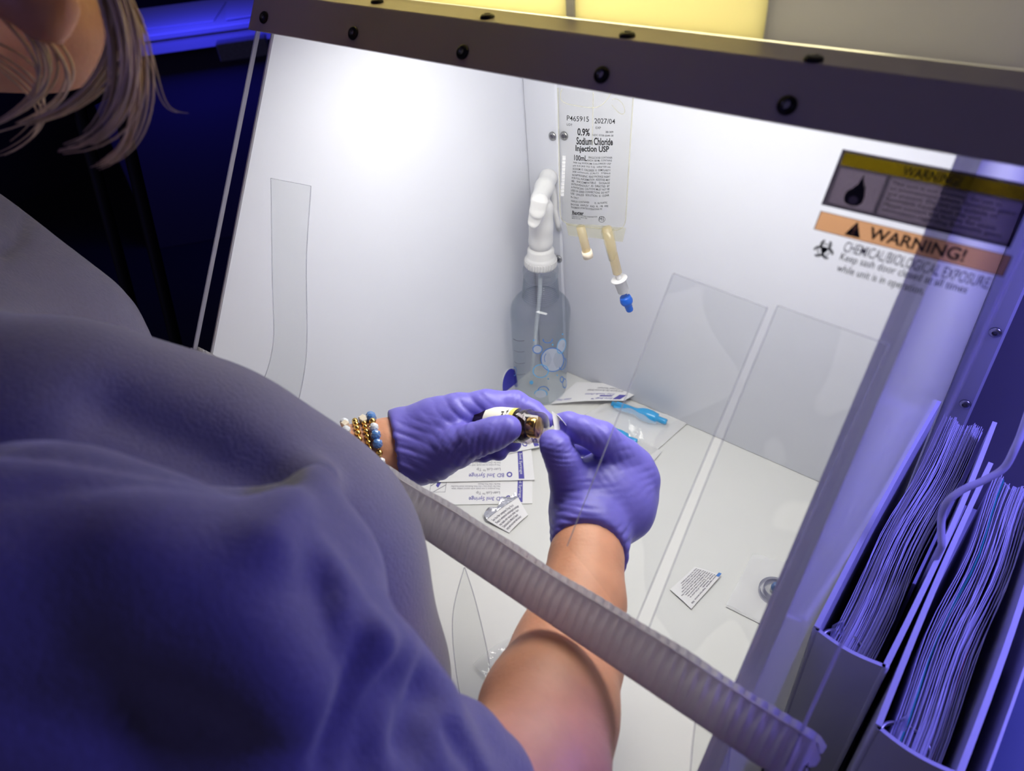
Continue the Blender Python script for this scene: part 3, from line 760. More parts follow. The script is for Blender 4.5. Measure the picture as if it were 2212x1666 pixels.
# ================================================================== SPRAY BOTTLE
def bottle():
    base = onz(1167, 843, 0.0)
    topc = onplane(1168, 556, base + A3(0, 0, 0), unit(A3(base[0] - CAM[0], base[1] - CAM[1], 0)))
    H = np.linalg.norm(topc - base); ax = unit(topc - base)
    R = rpx(63.5, 1.17)
    th = thing('spray_bottle', base, 'clear spray bottle with white trigger head and blue bubble print', 'bottle')
    hB = H
    # fractions along the axis (profile radius, height)
    pr = [(R * .80, 0.0), (R * .90, .003), (R * .935, .010), (R * .945, .05), (R * .975, .10), (R * 1.0, .155), (R * 1.0, .163), (R * .985, .170), (R * .94, .177), (R * .84, .184), (R * .72, .1885), (R * .62, .190)]
    z0 = .190; zr = H - .034; nr = 10
    for i in range(nr):
        za = z0 + (zr - z0) * i / nr; zb = z0 + (zr - z0) * (i + 1) / nr
        ra = R * (.60 - .06 * i / nr); pr += [(ra - .0010, za + .0004), (ra + .0008, za + (zb - za) * .35), (ra + .0006, za + (zb - za) * .65), (ra - .0012, zb - .0004)]
    pr += [(R * .545, zr + .002), (R * .575, zr + .007), (R * .575, zr + .014), (R * .53, zr + .020), (R * .43, H - .008), (R * .38, H)]
    prs = pr
    inner = [(max(r - .0012, .002), z + (.0015 if z < .01 else 0)) for r, z in pr]
    MB().lathe(prs, base + A3(0, 0, .0005), ax, 64, M['pet'], True, False).build('bottle_body', th)
    fill = zr + .002
    wp = [(max(r - .0016, .002), max(z, .002)) for r, z in pr if z < fill]
    MB().lathe(wp, base + A3(0, 0, .0005), ax, 64, M['water'], True, True).build('liquid', th)
    # cap with ribs
    c0 = base + ax * (H - .014); cr_ = R * .50
    m = MB(); m.lathe([(cr_ * .96, 0), (cr_ * 1.0, .001), (cr_ * 1.0, .013), (cr_ * .90, .0165), (cr_ * .84, .018), (cr_ * .84, .027), (cr_ * .72, .031), (cr_ * .6, .0315)], c0, ax, 60, M['white'])
    e1 = unit(np.cross(ax, A3(0, 1, 0))); e2 = np.cross(ax, e1)
    for k in range(36):
        t = 2 * math.pi * k / 36; d = e1 * math.cos(t) + e2 * math.sin(t)
        m.obox(c0 + d * cr_ + ax * .0068, np.array([d, np.cross(ax, d), ax]), A3(.0009, .0010, .005), M['white'], .0004)
    m.build('cap', th)
    # trigger head (implicit surface)
    D0 = 1.0
    def Q(px, py, dd=0.0):           # point in the upright plane through the axis, pushed away by dd
        fwd = unit(A3(RM[0, 2], RM[1, 2], 0)); p = onplane(px, py, c0, fwd); d = ray(px, py); return p + d / np.dot(d, fwd) * dd
    lo = c0 + A3(-.10, -.10, -.03); hi = c0 + A3(.10, .10, .16)
    F = Field(lo, hi, .0016)
    neck = [(Q(1168, 520), .0185), (Q(1169, 490), .0165), (Q(1173, 450, .004), .0150)]
    F.chain(neck, .006)
    F.chain([(Q(1163, 432, -.012), .0115), (Q(1176, 405, .015), .0125), (Q(1184, 385, .038), .0115), (Q(1189, 380, .055), .0085)], .008)
    v, f = F.mesh(); v = relax(v, f, 2)
    MB().add(v, f, M['white']).build('trigger_head', th)
    F = Field(lo, hi, .0014)
    side = RM @ A3(0, 0, 1)
    F.chain([(Q(1165, 436, -.030), .0125), (Q(1161, 456, -.033), .0112), (Q(1153, 480, -.034), .0088)], .003, side, 2.4)
    v, f = F.mesh(); v = relax(v, f, 2)
    MB().add(v, f, M['white']).build('rear_shroud', th)
    MB().tube([Q(1192, 398, .044), Q(1197, 425, .040), Q(1199, 455, .034), Q(1204, 480, .030), Q(1208, 496, .034)], .004, M['white'], 10, [.005, .0045, .004, .004, .0045]).build('trigger', th)
    MB().cyl(Q(1189, 380, .055), Q(1191, 377, .068), .0075, M['white'], 20, .0065).build('nozzle', th)
    # dip tube
    MB().tube([base + ax * (H + .002) + e1 * 0, base + ax * (H - .06) - A3(.001, .0, 0), base + ax * .14 - cr * .006, base + ax * .03 - cr * .014], .0032, pm('dip_tube_plastic', 'dfe6ea', .3, alpha=.55), 12).build('dip_tube', th)
    # printed bubbles, wrapped on the side that faces the camera
    vd = unit(A3(CAM[0] - base[0], CAM[1] - base[1], 0)); vd = unit(vd - ax * np.dot(vd, ax)); rt = np.cross(ax, vd)
    if np.dot(rt, cr) < 0: rt = -rt
    def cyl(s, h, e=.0004):            # s in radii across the face, h height
        s = max(-.985, min(.985, s)); a = math.asin(s)
        rr = R * (.945 + .055 * min(max((h - .05) / .105, 0), 1)) + e
        return base + ax * h + (vd * math.cos(a) + rt * math.sin(a)) * rr
    def sh(px, py):                   # px -> (s,h)
        p = onplane(px, py, base, unit(vd)); h = np.dot(p - base, ax)
        # account for the front surface standing nearer
        for _ in range(6):
            s = np.dot(p - base, rt) / R; s = max(-.98, min(.98, s))
            q0 = base + vd * R * math.sqrt(1 - s * s); p = onplane(px, py, q0, unit(vd))
        return s, np.dot(p - base, ax)
    pr_ = MB()
    def bub(px, py, rx, ry, col, fill=None, a0=0, a1=2 * math.pi, wd=2.1, tilt=0.0):
        def pt(a, k):
            X = rx * k * math.cos(a); Y = ry * k * math.sin(a)
            return sh(px + X * math.cos(tilt) - Y * math.sin(tilt), py + X * math.sin(tilt) + Y * math.cos(tilt))
        if fill:
            pts = [cyl(*pt(a, 1.0), .0003) for a in np.linspace(0, 2 * math.pi, 28, endpoint=False)]
            c = cyl(*sh(px, py), .0003); pr_.add([c] + pts, [(0, i + 1, (i + 1) % 28 + 1) for i in range(28)], fill, True)
        V = []; n = 36
        for k in range(n + 1):
            a = a0 + (a1 - a0) * k / n
            V += [cyl(*pt(a, 1 - wd / max(rx, ry) / 2), .0006), cyl(*pt(a, 1 + wd / max(rx, ry) / 2), .0006)]
        pr_.add(V, [(2 * k, 2 * k + 1, 2 * k + 3, 2 * k + 2) for k in range(n)], col, True)
    bub(1194, 778, 25, 26, M['inkb'], M['bubble'], tilt=-.4)
    bub(1213, 748, 9, 16, M['inkl'], M['bubble'], tilt=.25)
    bub(1217, 787, 7, 13, M['inkb'], None, -1.6, 2.4, tilt=.3)
    bub(1161, 755, 10, 9, M['inkb'], M['bubble']); bub(1168, 803, 17, 14, M['inkl'])
    bub(1183, 733, 10, 8, M['inkb'], None, -.1, math.pi + .1); bub(1174, 846, 12, 9, M['inkb'], None, math.pi, 2 * math.pi)
    bub(1168, 853, 14, 9, M['inkl'], M['bubble'], math.pi, 2 * math.pi + .3); bub(1216, 821, 4, 6, M['inkb']); bub(1222, 829, 4.5, 10, M['inkb'])
    bub(1109, 803, 4, 9, M['inkb']); bub(1190, 775, 14, 15, M['inkb'], None, 2.6, 3.9, 1.3)
    for (x, y, r) in ((1153, 735, 1.6), (1194, 745, 1.6), (1147, 828, 4), (1205, 812, 1.3), (1185, 820, 1.3), (1215, 722, 1.3)): bub(x, y, r, r, M['inkl'], M['inkl'], wd=.6)
    for i, y in enumerate((733, 757, 782, 806)):      # graduation marks
        a = sh(1108, y - 1); b_ = sh(1133, y + 3)
        V = []
        for k in range(7):
            t = k / 6; s, h = a[0] * (1 - t) + b_[0] * t, a[1] * (1 - t) + b_[1] * t; V += [cyl(s, h - .0004), cyl(s, h + .0004)]
        pr_.add(V, [(2 * k, 2 * k + 1, 2 * k + 3, 2 * k + 2) for k in range(6)], M['inkg'], True)
    pr_.build('bubble_print', th, 'blue outlined bubbles and graduation marks')
bottle()

# ================================================================== IV BAG
def ivbag():
    p0 = P(1285, 350, .86); nh = unit(A3(CAM[0] - p0[0], CAM[1] - p0[1], 0))
    up_ = A3(0, 0, 1); tilt = math.radians(9)
    up2 = unit(up_ * math.cos(tilt) - nh * math.sin(tilt) * -1 * 0.0)
    def B(px, py, d=0.0): return onplane(px, py, p0 + nh * d, nh)
    TL, TR, BR, BL = B(1205, 190), B(1368, 205), B(1350, 500), B(1210, 484)
    th = thing('saline_bag', B(1285, 480), 'clear saline infusion bag with black print hanging near the corner', 'bag')
    def wfun(u, v): return A3(0, 0, 0)
    def outline(u, v, s):
        # rounded lower corners
        k = 0.0
        if v < .1: k = (1 - math.sqrt(max(0, 1 - ((.1 - v) / .1) ** 2))) * .13
        uu = k + (1 - 2 * k) * u
        p = BL * (1 - uu) * (1 - v) + BR * uu * (1 - v) + TR * uu * v + TL * (1 - uu) * v
        e = max(0, 1 - abs(2 * u - 1) ** 2.6) * min(1, (v + .02) * 7) * (1 - .75 * v)
        crinkle = .0014 * math.sin(u * 11 + v * 7) * v + .0010 * math.sin(u * 23 - v * 19)
        return p + nh * (s * .013 * e + crinkle * (s * .5 + .5) * e)
    m = MB(); m.grid(lambda u, v: outline(u, v, 1), 40, 60, M['bag']); m.grid(lambda u, v: outline(u, v, -1), 24, 30, M['bag'], flip=True)
    m.build('bag_film', th)
    m = MB()
    rim = [outline(0, 1 - k / 30, 0) for k in range(31)] + [outline(k / 12, 0, 0) for k in range(1, 12)] + [outline(1, k / 30, 0) for k in range(31)]
    m.tube(rim, .0008, M['bagseam'], 8)
    m.tube([bez([outline(.06, 1, 1), outline(-.05, .90, 1), outline(.12, .84, 1), outline(.30, 1.0, 1), outline(.46, .80, 1), outline(.62, .92, 1), outline(.7, 1., 1)], k / 40) for k in range(41)], .0006, M['bagseam'], 8)
    m.tube([bez([outline(.72, .96, 1), outline(.80, 1.0, 1), outline(.98, .92, 1), outline(.95, .80, 1), outline(.80, .88, 1), outline(.72, .93, 1)], k / 30) for k in range(31)], .0005, M['bagseam'], 8)
    m.tube([outline(.47, 1 - k / 30 * .35, 1) + nh * .001 for k in range(31)], .0006, M['bagseam'], 8)
    m.build('weld_seam', th)
    fl = quadmap(B(1228, 508), B(1345, 522), B(1352, 492), B(1222, 482)); MB().slab(lambda u, v: fl(u, v) + nh * .001 * math.sin(u * 9), 14, 4, M['bagseam'], .001).build('bottom_flap', th)
    # print
    fm = lambda u, v: outline(u, v, 1) + nh * .0007
    pr_ = MB(); K = M['ink']
    def T(s, px0, py0, px1, py1, b=0.0, mat=K, lead=1.0):     # px box -> uv by solving the flat quad
        def uv(px, py):
            p = B(px, py, .012); u, v = .5, .5
            ex = TR - TL; v = np.dot(p - BL, A3(0, 0, 1)) / np.dot(TL - BL, A3(0, 0, 1))
            for _ in range(4):
                l = BL * (1 - v) + TL * v; r = BR * (1 - v) + TR * v; d = r - l; u = np.dot(p - l, d) / np.dot(d, d)
                b0 = BL * (1 - u) + BR * u; t0 = TL * (1 - u) + TR * u; v = (p[2] - b0[2]) / (t0[2] - b0[2])
            return u, v
        a, c, d, e = uv(px0, py1), uv(px1, py1 + (px1 - px0) * 0.035), uv(px1, py0 + (px1 - px0) * 0.035), uv(px0, py0)
        def g(u, v):
            U = a[0] * (1 - u) * (1 - v) + c[0] * u * (1 - v) + d[0] * u * v + e[0] * (1 - u) * v
            V = a[1] * (1 - u) * (1 - v) + c[1] * u * (1 - v) + d[1] * u * v + e[1] * (1 - u) * v
            return fm(U, V)
        pr_.text(s, g, (0, 0, 1, 1), mat, b, lead=lead)
    T('P465915', 1224, 255, 1272, 266, .006); T('2027/04', 1284, 260, 1329, 271, .006)
    T('LOT', 1224, 272, 1236, 277, .01); T('EXP', 1287, 278, 1298, 283, .01)
    T('0.9%', 1247, 281, 1274, 297, .03); T('2B1309', 1308, 287, 1325, 291, .02); T('NDC 0338-0049-38', 1280, 294, 1325, 298, .01)
    T('Sodium Chloride', 1245, 300, 1324, 316, .03); T('Injection USP', 1243, 317, 1316, 334, .03)
    T('100mL', 1240, 338, 1268, 350, .02); T('SINGLE DOSE CONTAINER', 1271, 341, 1323, 345, .01); T('EACH 100 ML CONTAINS', 1269, 347, 1322, 351, .01)
    ls = ['900 mg SODIUM CHLORIDE USP', 'pH 5.0 (4.5 TO 7.0)  mEq/100 mL', 'SODIUM 15  CHLORIDE 15  OSMOLARITY', '308 mOsmol/L (CALC)   STERILE', 'NONPYROGENIC  READ PACKAGE INSERT', 'FOR FULL INFORMATION  ADDITIVES MAY',
          'BE   INCOMPATIBLE    DOSAGE', 'INTRAVENOUSLY  AS  DIRECTED  BY', 'A PHYSICIAN  CAUTIONS MUST NOT BE', 'USED IN SERIES CONNECTIONS  DO NOT', 'USE  UNLESS  SOLUTION  IS  CLEAR', ]
    for i, s_ in enumerate(ls): T(s_, 1238 - i * .55, 353 + i * 6.65, 1320 - i * .4, 357.3 + i * 6.65, .012)
    T('Rx ONLY', 1233, 427, 1250, 431, .01); T('VIAFLEX CONTAINER          PL 146 PLASTIC', 1233, 435, 1312, 439, .012)
    T('BAXTER  VIAFLEX  AND  PL  146  ARE', 1233, 442, 1314, 446, .01); T('TRADEMARKS OF BAXTER INTERNATIONAL INC', 1233, 448, 1301, 452, .01)
    T('Baxter', 1236, 457, 1261, 465, .03); T('BAXTER HEALTHCARE CORPORATION\nDEERFIELD IL 60015 USA\nMADE IN USA', 1235, 465, 1290, 477, .008)
    T('H1', 1295, 468, 1304, 478, .01)
    c = B(1300, 474, .0135)
    e1 = unit(cr - nh * np.dot(cr, nh)); e2 = unit(np.cross(e1, nh)); V = []
    for k in range(33):
        a = 2 * math.pi * k / 32; d = e1 * math.cos(a) + e2 * math.sin(a); V += [c + d * .0037, c + d * .0042]
    pr_.add(V, [(2 * k, 2 * k + 1, 2 * k + 3, 2 * k + 2) for k in range(32)], K, False)
    Wm = M['white']
    for k in range(34):
        y = 337 + k * 2.6
        q = [B(1215 - k * .12, y, .006), B(1222 - k * .12, y, .006), B(1222 - k * .12, y + (1 + k % 3 * .5), .006), B(1215 - k * .12, y + (1 + k % 3 * .5), .006)]
        pr_.poly(q, Wm)
    pr_.build('printed_text', th, 'black print with a white bar code')
    # ports
    def port(a, b_, r, nm):
        MB().tube([B(*a), (B(*a) + B(*b_)) / 2, B(*b_)], r, M['port'], 14).build(nm, th)
    port((1254, 490), (1268, 546), .0056, 'injection_port')
    MB().cyl(B(1267, 542), B(1271, 556), .0068, M['cream'], 24).build('port_cap', th)
    port((1310, 492), (1334, 590), .0062, 'outlet_port')
    MB().cyl(B(1312, 498), B(1325, 560), .0085, M['bagseam'], 20, .0062).build('port_sleeve', th)
    m = MB(); m.cyl(B(1334, 590, .001), B(1338, 606, .001), .0035, M['white'], 20)
    ax = unit(B(1352, 645) - B(1338, 606))
    m.lathe([(.0108, 0), (.0115, .001), (.0108, .0022), (.0082, .003), (.0080, .021), (.007, .022)], B(1337, 602), ax, 28, M['white'])
    m.obox(B(1352, 622), np.array([ax, nh, np.cross(ax, nh)]), A3(.009, .003, .0012), M['white'], .0005)
    m.build('spike_adapter', th, 'white spike adapter with a round flange')
    o = B(1350, 641)
    MB().lathe([(.0072, 0), (.0078, .002), (.0088, .007), (.0082, .010), (.0058, .0135), (.0050, .015), (.0054, .017), (.0047, .019), (.0052, .021), (.0047, .0235), (.004, .0245)], o, ax, 28, M['bluecap']).build('connector_cap', th, 'blue connector cap')
ivbag()

# ================================================================== THINGS ON THE WORK SURFACE
def sheet_thing(name, corn, label, cat, group, z=0.0012, zf=None, th=.0008, mat=None, nu=16, nv=6):
    c = [onz(px, py, z) for px, py in corn]
    fm = quadmap(*c, zf=zf)
    if fm.n[2] < 0: fm = quadmap(c[1], c[0], c[3], c[2], zf=zf)
    root = thing(name, (c[0] + c[2]) / 2 * A3(1, 1, 0), label, cat, group)
    return root, fm
def syringe_pack(corn, label, z, zf=None):
    # corners: seen upside down: c00 = start of text = right/far ... given as px (text-left-bottom, text-right-bottom, text-right-top, text-left-top)
    c = [onz(px, py, z) for px, py in corn]; fm = quadmap(*c, zf=zf)
    root = thing('syringe_packet', (c[0] + c[2]) / 2 * A3(1, 1, 0), label, 'packet', 'syringe packets on the work surface')
    up1 = fm.n[2] > 0; s = 1 if up1 else -1
    MB().slab(lambda u, v: fm(u, v), 24, 6, M['paper'], .0007).build('paper_pouch', root)
    g = lambda u, v: fm(u, v) + A3(0, 0, .0006); m = MB()
    def R4(u0, v0, u1, v1, mat, e=0):
        m.add([g(u0 + (u1 - u0) * i / 4, v) + A3(0, 0, e) for i in range(5) for v in (v0, v1)], [(2 * i, 2 * i + 1, 2 * i + 3, 2 * i + 2) for i in range(4)], mat, False)
    R4(.055, .04, .085, .96, M['inkp'])
    # vertical banner text
    m.text('3ml Syringe', lambda u, v: g(.0805 - .020 * v, .12 + .70 * u) + A3(0, 0, .0002), (0, 0, 1, 1), M['paper'], .0)
    m.text('BD 3ml Syringe', g, (.165, .74, .36, .90), M['inkp'], .008)
    cc = (.135, .82); V = []
    for k in range(21):
        a = 2 * math.pi * k / 20
        for r in (.55, 1.0): V.append(g(cc[0] + .016 * r * math.cos(a), cc[1] + .085 * r * math.sin(a)))
    m.add(V, [(2 * k, 2 * k + 1, 2 * k + 3, 2 * k + 2) for k in range(20)], M['inkp'], False)
    m.text('Luer-Lok\u2122 Tip', g, (.185, .58, .32, .70), M['inkg'], 0)
    m.text('This product is not made with natural rubber latex\nNot for Oral Use \u2022 Do Not Reshield Used Needles\nSterile \u2022 Do Not Reuse', g, (.185, .34, .47, .54), M['inkg'], 0)
    m.text('Becton, Dickinson and Company, 1 Becton Drive\nFranklin Lakes, NJ 07417 USA  www.bd.com\nSterile Single Use Disposable Rx Only', g, (.185, .10, .47, .27), M['inkg'], 0)
    # peel diagram
    for (a, b_, c_, d_) in ((.50, .12, .502, .62), (.59, .12, .592, .62), (.50, .12, .592, .13), (.50, .61, .592, .62)): R4(a, b_, c_, d_, M['inkg'])
    m.poly([g(.53, .30), g(.55, .25), g(.56, .42), g(.545, .48)][::-1 if not up1 else 1], M['inkp'])
    m.poly([g(.50, .40), g(.502, .38), g(.575, .62), g(.57, .62)], M['inkg']); m.poly([g(.515, .13), g(.52, .13), g(.592, .42), g(.592, .45)], M['inkg'])
    m.build('printed_text', root)
    return root
# text reads upside down: its left end is at the right of the picture, its foot is far side up
syringe_pack([(1148, 972), (800, 970), (760, 1046), (1155, 1037)], 'paper syringe packet lying flat, the one right under the left glove', .0040)
syringe_pack([(1149, 1092), (770, 1078), (780, 1035), (1152, 1040)], 'paper syringe packet half covered by another, nearest the ribbed tape', .0010) if False else \
syringe_pack([(1150, 1024), (790, 1020), (770, 1094), (1150, 1088)], 'paper syringe packet half covered by another, nearest the ribbed tape', .0012)
syringe_pack([(1160, 900), (815, 960), (830, 1035), (1185, 962)], 'paper syringe packet mostly hidden behind the hand holding the vial', .0065)

def wipe(corn, label, zf, flipx=False):
    c = [onz(px, py, .001) for px, py in corn]; fm = quadmap(*c)
    if fm.n[2] < 0: pass
    s = 1 if fm.n[2] > 0 else -1
    f2 = lambda u, v, h=0: fm(u, v) + A3(0, 0, zf(u, v) + .001 + h)
    root = thing('wipe_wrapper', (c[0] + c[2]) / 2 * A3(1, 1, 0), label, 'wrapper', 'opened alcohol wipe wrappers')
    MB().slab(lambda u, v: f2(u, v), 18, 14, M['paper'], .0004).build('foil_sheet', root)
    m = MB(); return root, f2, m
foil = pm('crumpled_foil', 'cfcfd6', .25, .8, bump=(120, 1.0), bdist=.003)
rt_, f2, m = wipe([(1048, 1150), (1092, 1180)[0:2], (1140, 1115), (1130, 1080)], 'small crumpled wipe wrapper near the ribbed tape', lambda u, v: .003 * math.sin(3 * u) + .004 * (v ** 2)) if False else wipe([(1052, 1128), (1100, 1152), (1141, 1114), (1120, 1080)], 'crumpled white wipe wrapper just behind the ribbed tape', lambda u, v: .004 * (1 - u) ** 2 + .002 * math.sin(v * 3))
g = lambda u, v: f2(1 - v, u, .0006) if False else f2(u, v, .0005)
m.text('See box for complete Drug Facts\nKeep in unopened undamaged package\nnot made with natural rubber latex\nDistributed by Medical Supply\nprep pad saturated with alcohol', lambda u, v: f2(.92 - .80 * v, .06 + .82 * u, .0006), (0, 0, 1, 1), M['inkg'], .004)
m.build('printed_text', rt_)
cr2 = MB()
tf = lambda u, v: f2(0, v, 0) + A3(0, 0, .001) + (onz(1052, 1112) - onz(1060, 1124)) * u * (1 + .3 * math.sin(v * 12)) * .9 + A3(0, 0, .002 * math.sin(v * 17 + u * 4) * u)
cr2.slab(tf, 5, 26, foil, .0004); cr2.build('torn_foil_edge', rt_, 'torn shiny foil edge')
rt_, f2, m = wipe([(1447, 1275), (1493, 1317), (1557, 1246), (1500, 1228)], 'flat wipe wrapper with dense print and a blue corner mark', lambda u, v: .001 * math.sin(3 * u) + .0025 * v * v)
m.text('Active ingredient  Isopropyl alcohol, 70%\nPurpose  Antiseptic\nUses For preparation of skin prior to\ninjection. First aid to help prevent the\nrisk of infection in minor cuts, scrapes,\nWarnings Flammable, keep away from fire\nFor external use only Do not use with\nelectrocautery procedures, in eyes\nStop use if pain, irritation occur\nKeep out of reach of children', lambda u, v: f2(.08 + .84 * v, .95 - .88 * u, .0006), (0, 0, 1, 1), M['inkg'], .008)
m.build('printed_text', rt_)
MB().poly([f2(.88, .93, .0007), f2(.99, .93, .0007), f2(.99, 1.03, .0007), f2(.88, 1.03, .0007)], M['inkb']).build('color_mark', rt_, 'blue corner mark')

# blister packet with a round part
def blister():
    c = [onz(px, py, .002) for px, py in ((1568, 1310), (1672, 1362), (1735, 1225), (1625, 1200))]; fm = quadmap(*c)
    root = thing('blister_pouch', (c[0] + c[2]) / 2 * A3(1, 1, 0), 'clear pouch with a round clear part beside the right wall edge', 'pouch')
    zz = lambda u, v: A3(0, 0, .002 * math.sin(u * 9) * math.sin(v * 6 + 1) + .0025)
    MB().slab(lambda u, v: fm(u, v) + A3(0, 0, -.001), 10, 10, M['paper'], .0004).build('paper_backing', root)
    MB().slab(lambda u, v: fm(u, v) + zz(u, v) + A3(0, 0, .001), 22, 22, M['film'], .0004).build('clear_film', root)
    o = onz(1672, 1282, .004); clr = clear('clear_ring', (.78, .78, .84), 1.45, .05, edge=(.5, (.45, .45, .55)))
    p = thing('vial_adapter', o, 'clear ringed vial adapter inside the pouch on the right', 'adapter')
    MB().lathe([(.0185, 0), (.0192, .001), (.0192, .008), (.0178, .009), (.0172, .005), (.0172, .001)], o, A3(0, 0, 1), 40, clr, False, False).build('outer_ring', p)
    MB().lathe([(.0140, 0), (.0140, .011), (.0126, .011), (.0126, .001)], o, A3(0, 0, 1), 36, clr, False, False).build('inner_ring', p)
    MB().lathe([(.0055, .002), (.0048, .012), (.0036, .013), (.0034, .016), (.001, .016)], o + A3(-.001, .002, 0), A3(0, 0, 1), 24, pm('blue_grey_hub', '4d6a9c', .15, coat=1)).build('hub', p, 'blue grey hub')
blister()

# paper needle pouch by the bottle and two clear pouches with blue adapters
def needle_pouch():
    c = [onz(px, py, .0105) for px, py in ((1398, 836), (1228, 812), (1195, 872), (1352, 868))]
    c = [onz(1398, 838, .012), onz(1245, 826, .004), onz(1190, 873, .004), onz(1348, 866, .014)]
    fm = quadmap(c[2], c[3], c[0], c[1], zf=lambda u, v: .003 * math.sin(u * 3.1))
    root = thing('needle_pouch', (c[0] + c[2]) / 2 * A3(1, 1, 0), 'white paper pouch with blue print beside the spray bottle', 'pouch')
    MB().slab(lambda u, v: fm(u, v), 18, 8, M['paper'], .0005).build('paper_sheet', root)
    m = MB(); g = lambda u, v: fm(1 - u, 1 - v) + A3(0, 0, .0006)
    m.text('Sure-Snap\u2122', g, (.20, .80, .48, .92), M['inkp'], .015)
    m.text('Safety Needle Device', g, (.25, .55, .66, .66), M['inkp'], .0)
    m.text('Sterile Single Use Only  Do not reuse if package\nis opened or damaged  Non-pyrogenic', g, (.20, .22, .70, .45), M['inkg'], .0)
    m.text('Latex Free', g, (.78, .80, .97, .90), M['inkp'], .0)
    m.poly([g(.08, .62), g(.18, .62), g(.18, .92), g(.08, .92)][::-1], M['inkp'])
    m.poly([g(.25, .68), g(.42, .68), g(.42, .75), g(.25, .75)][::-1], M['inkp'])
    m.text('1 each', g, (.04, .16, .16, .28), M['inkg'], .0)
    m.build('printed_text', root)
needle_pouch()
def blue_pouch(corn, a0, b0, label, lab2, z=.002, sc=1.0):
    c = [onz(px, py, z) for px, py in corn]; fm = quadmap(*c)
    root = thing('clear_pouch', (c[0] + c[2]) / 2 * A3(1, 1, 0), label, 'pouch', 'clear pouches with blue adapters')
    MB().slab(lambda u, v: fm(u, v) * A3(1, 1, 0) + A3(0, 0, z), 12, 8, M['paper'], .0004).build('paper_backing', root)
    def top(u, v):
        e = math.sin(math.pi * min(max((u - .06) / .88, 0), 1)) * math.sin(math.pi * min(max((v - .1) / .8, 0), 1))
        return fm(u, v) * A3(1, 1, 0) + A3(0, 0, z + .001 + .019 * sc * e + .0012 * math.sin(u * 31 + v * 13) * e)
    MB().slab(top, 40, 24, M['film'], .0003).build('clear_film', root)
    A_, B_ = onz(*a0, z + .0115), onz(*b0, z + .0115); d = unit(B_ - A_); L = np.linalg.norm(B_ - A_)
    th = thing('syringe_adapter', (A_ + B_) / 2 * A3(1, 1, 0), lab2, 'adapter', 'blue adapters inside clear pouches')
    m = MB()
    m.lathe([(.0042, 0), (.0046, L * .30), (.0058, L * .31), (.0060, L * .45), (.0098, L * .55), (.0108, L * .62), (.0108, L * .72), (.0090, L * .80), (.0086, L * .83), (.0050, L * .84), (.0048, L * .98), (.004, L)], A_, d, 24, M['lblue'])
    m.build('adapter_body', th)
    s_ = np.cross(d, A3(0, 0, 1)); m = MB()
    for sg in (-1, 1): m.obox(A_ + d * L * .22 + s_ * sg * .0055, np.array([d, s_, A3(0, 0, 1)]), A3(L * .16, .0022, .002), M['lblue'], .0008)
    m.build('finger_wings', th)
blue_pouch([(1250, 905), (1405, 985), (1487, 912), (1330, 858)], (1322, 872), (1440, 912), 'clear pouch with a blue adapter lying along the back wall', 'light blue adapter pointing right inside its clear pouch')
blue_pouch([(1215, 945), (1385, 1030), (1430, 975), (1265, 905)], (1250, 915), (1376, 955), 'clear pouch lying behind the right glove', 'pale blue adapter partly hidden by the right glove', .0022, .8)
def loose_wrap():
    c = [onz(px, py, .002) for px, py in ((1022, 1440), (1085, 1500), (1170, 1390), (1125, 1358))]; fm = quadmap(*c)
    o = MB().slab(lambda u, v: fm(u, v) + A3(0, 0, .004 * math.sin(u * 6 + 1) * math.sin(v * 5) + .004), 16, 16, M['film'], .0005).build('plastic_wrapper')
    tag(o, 'clear torn wrapper lying left of the bare forearm', 'wrapper')
loose_wrap()

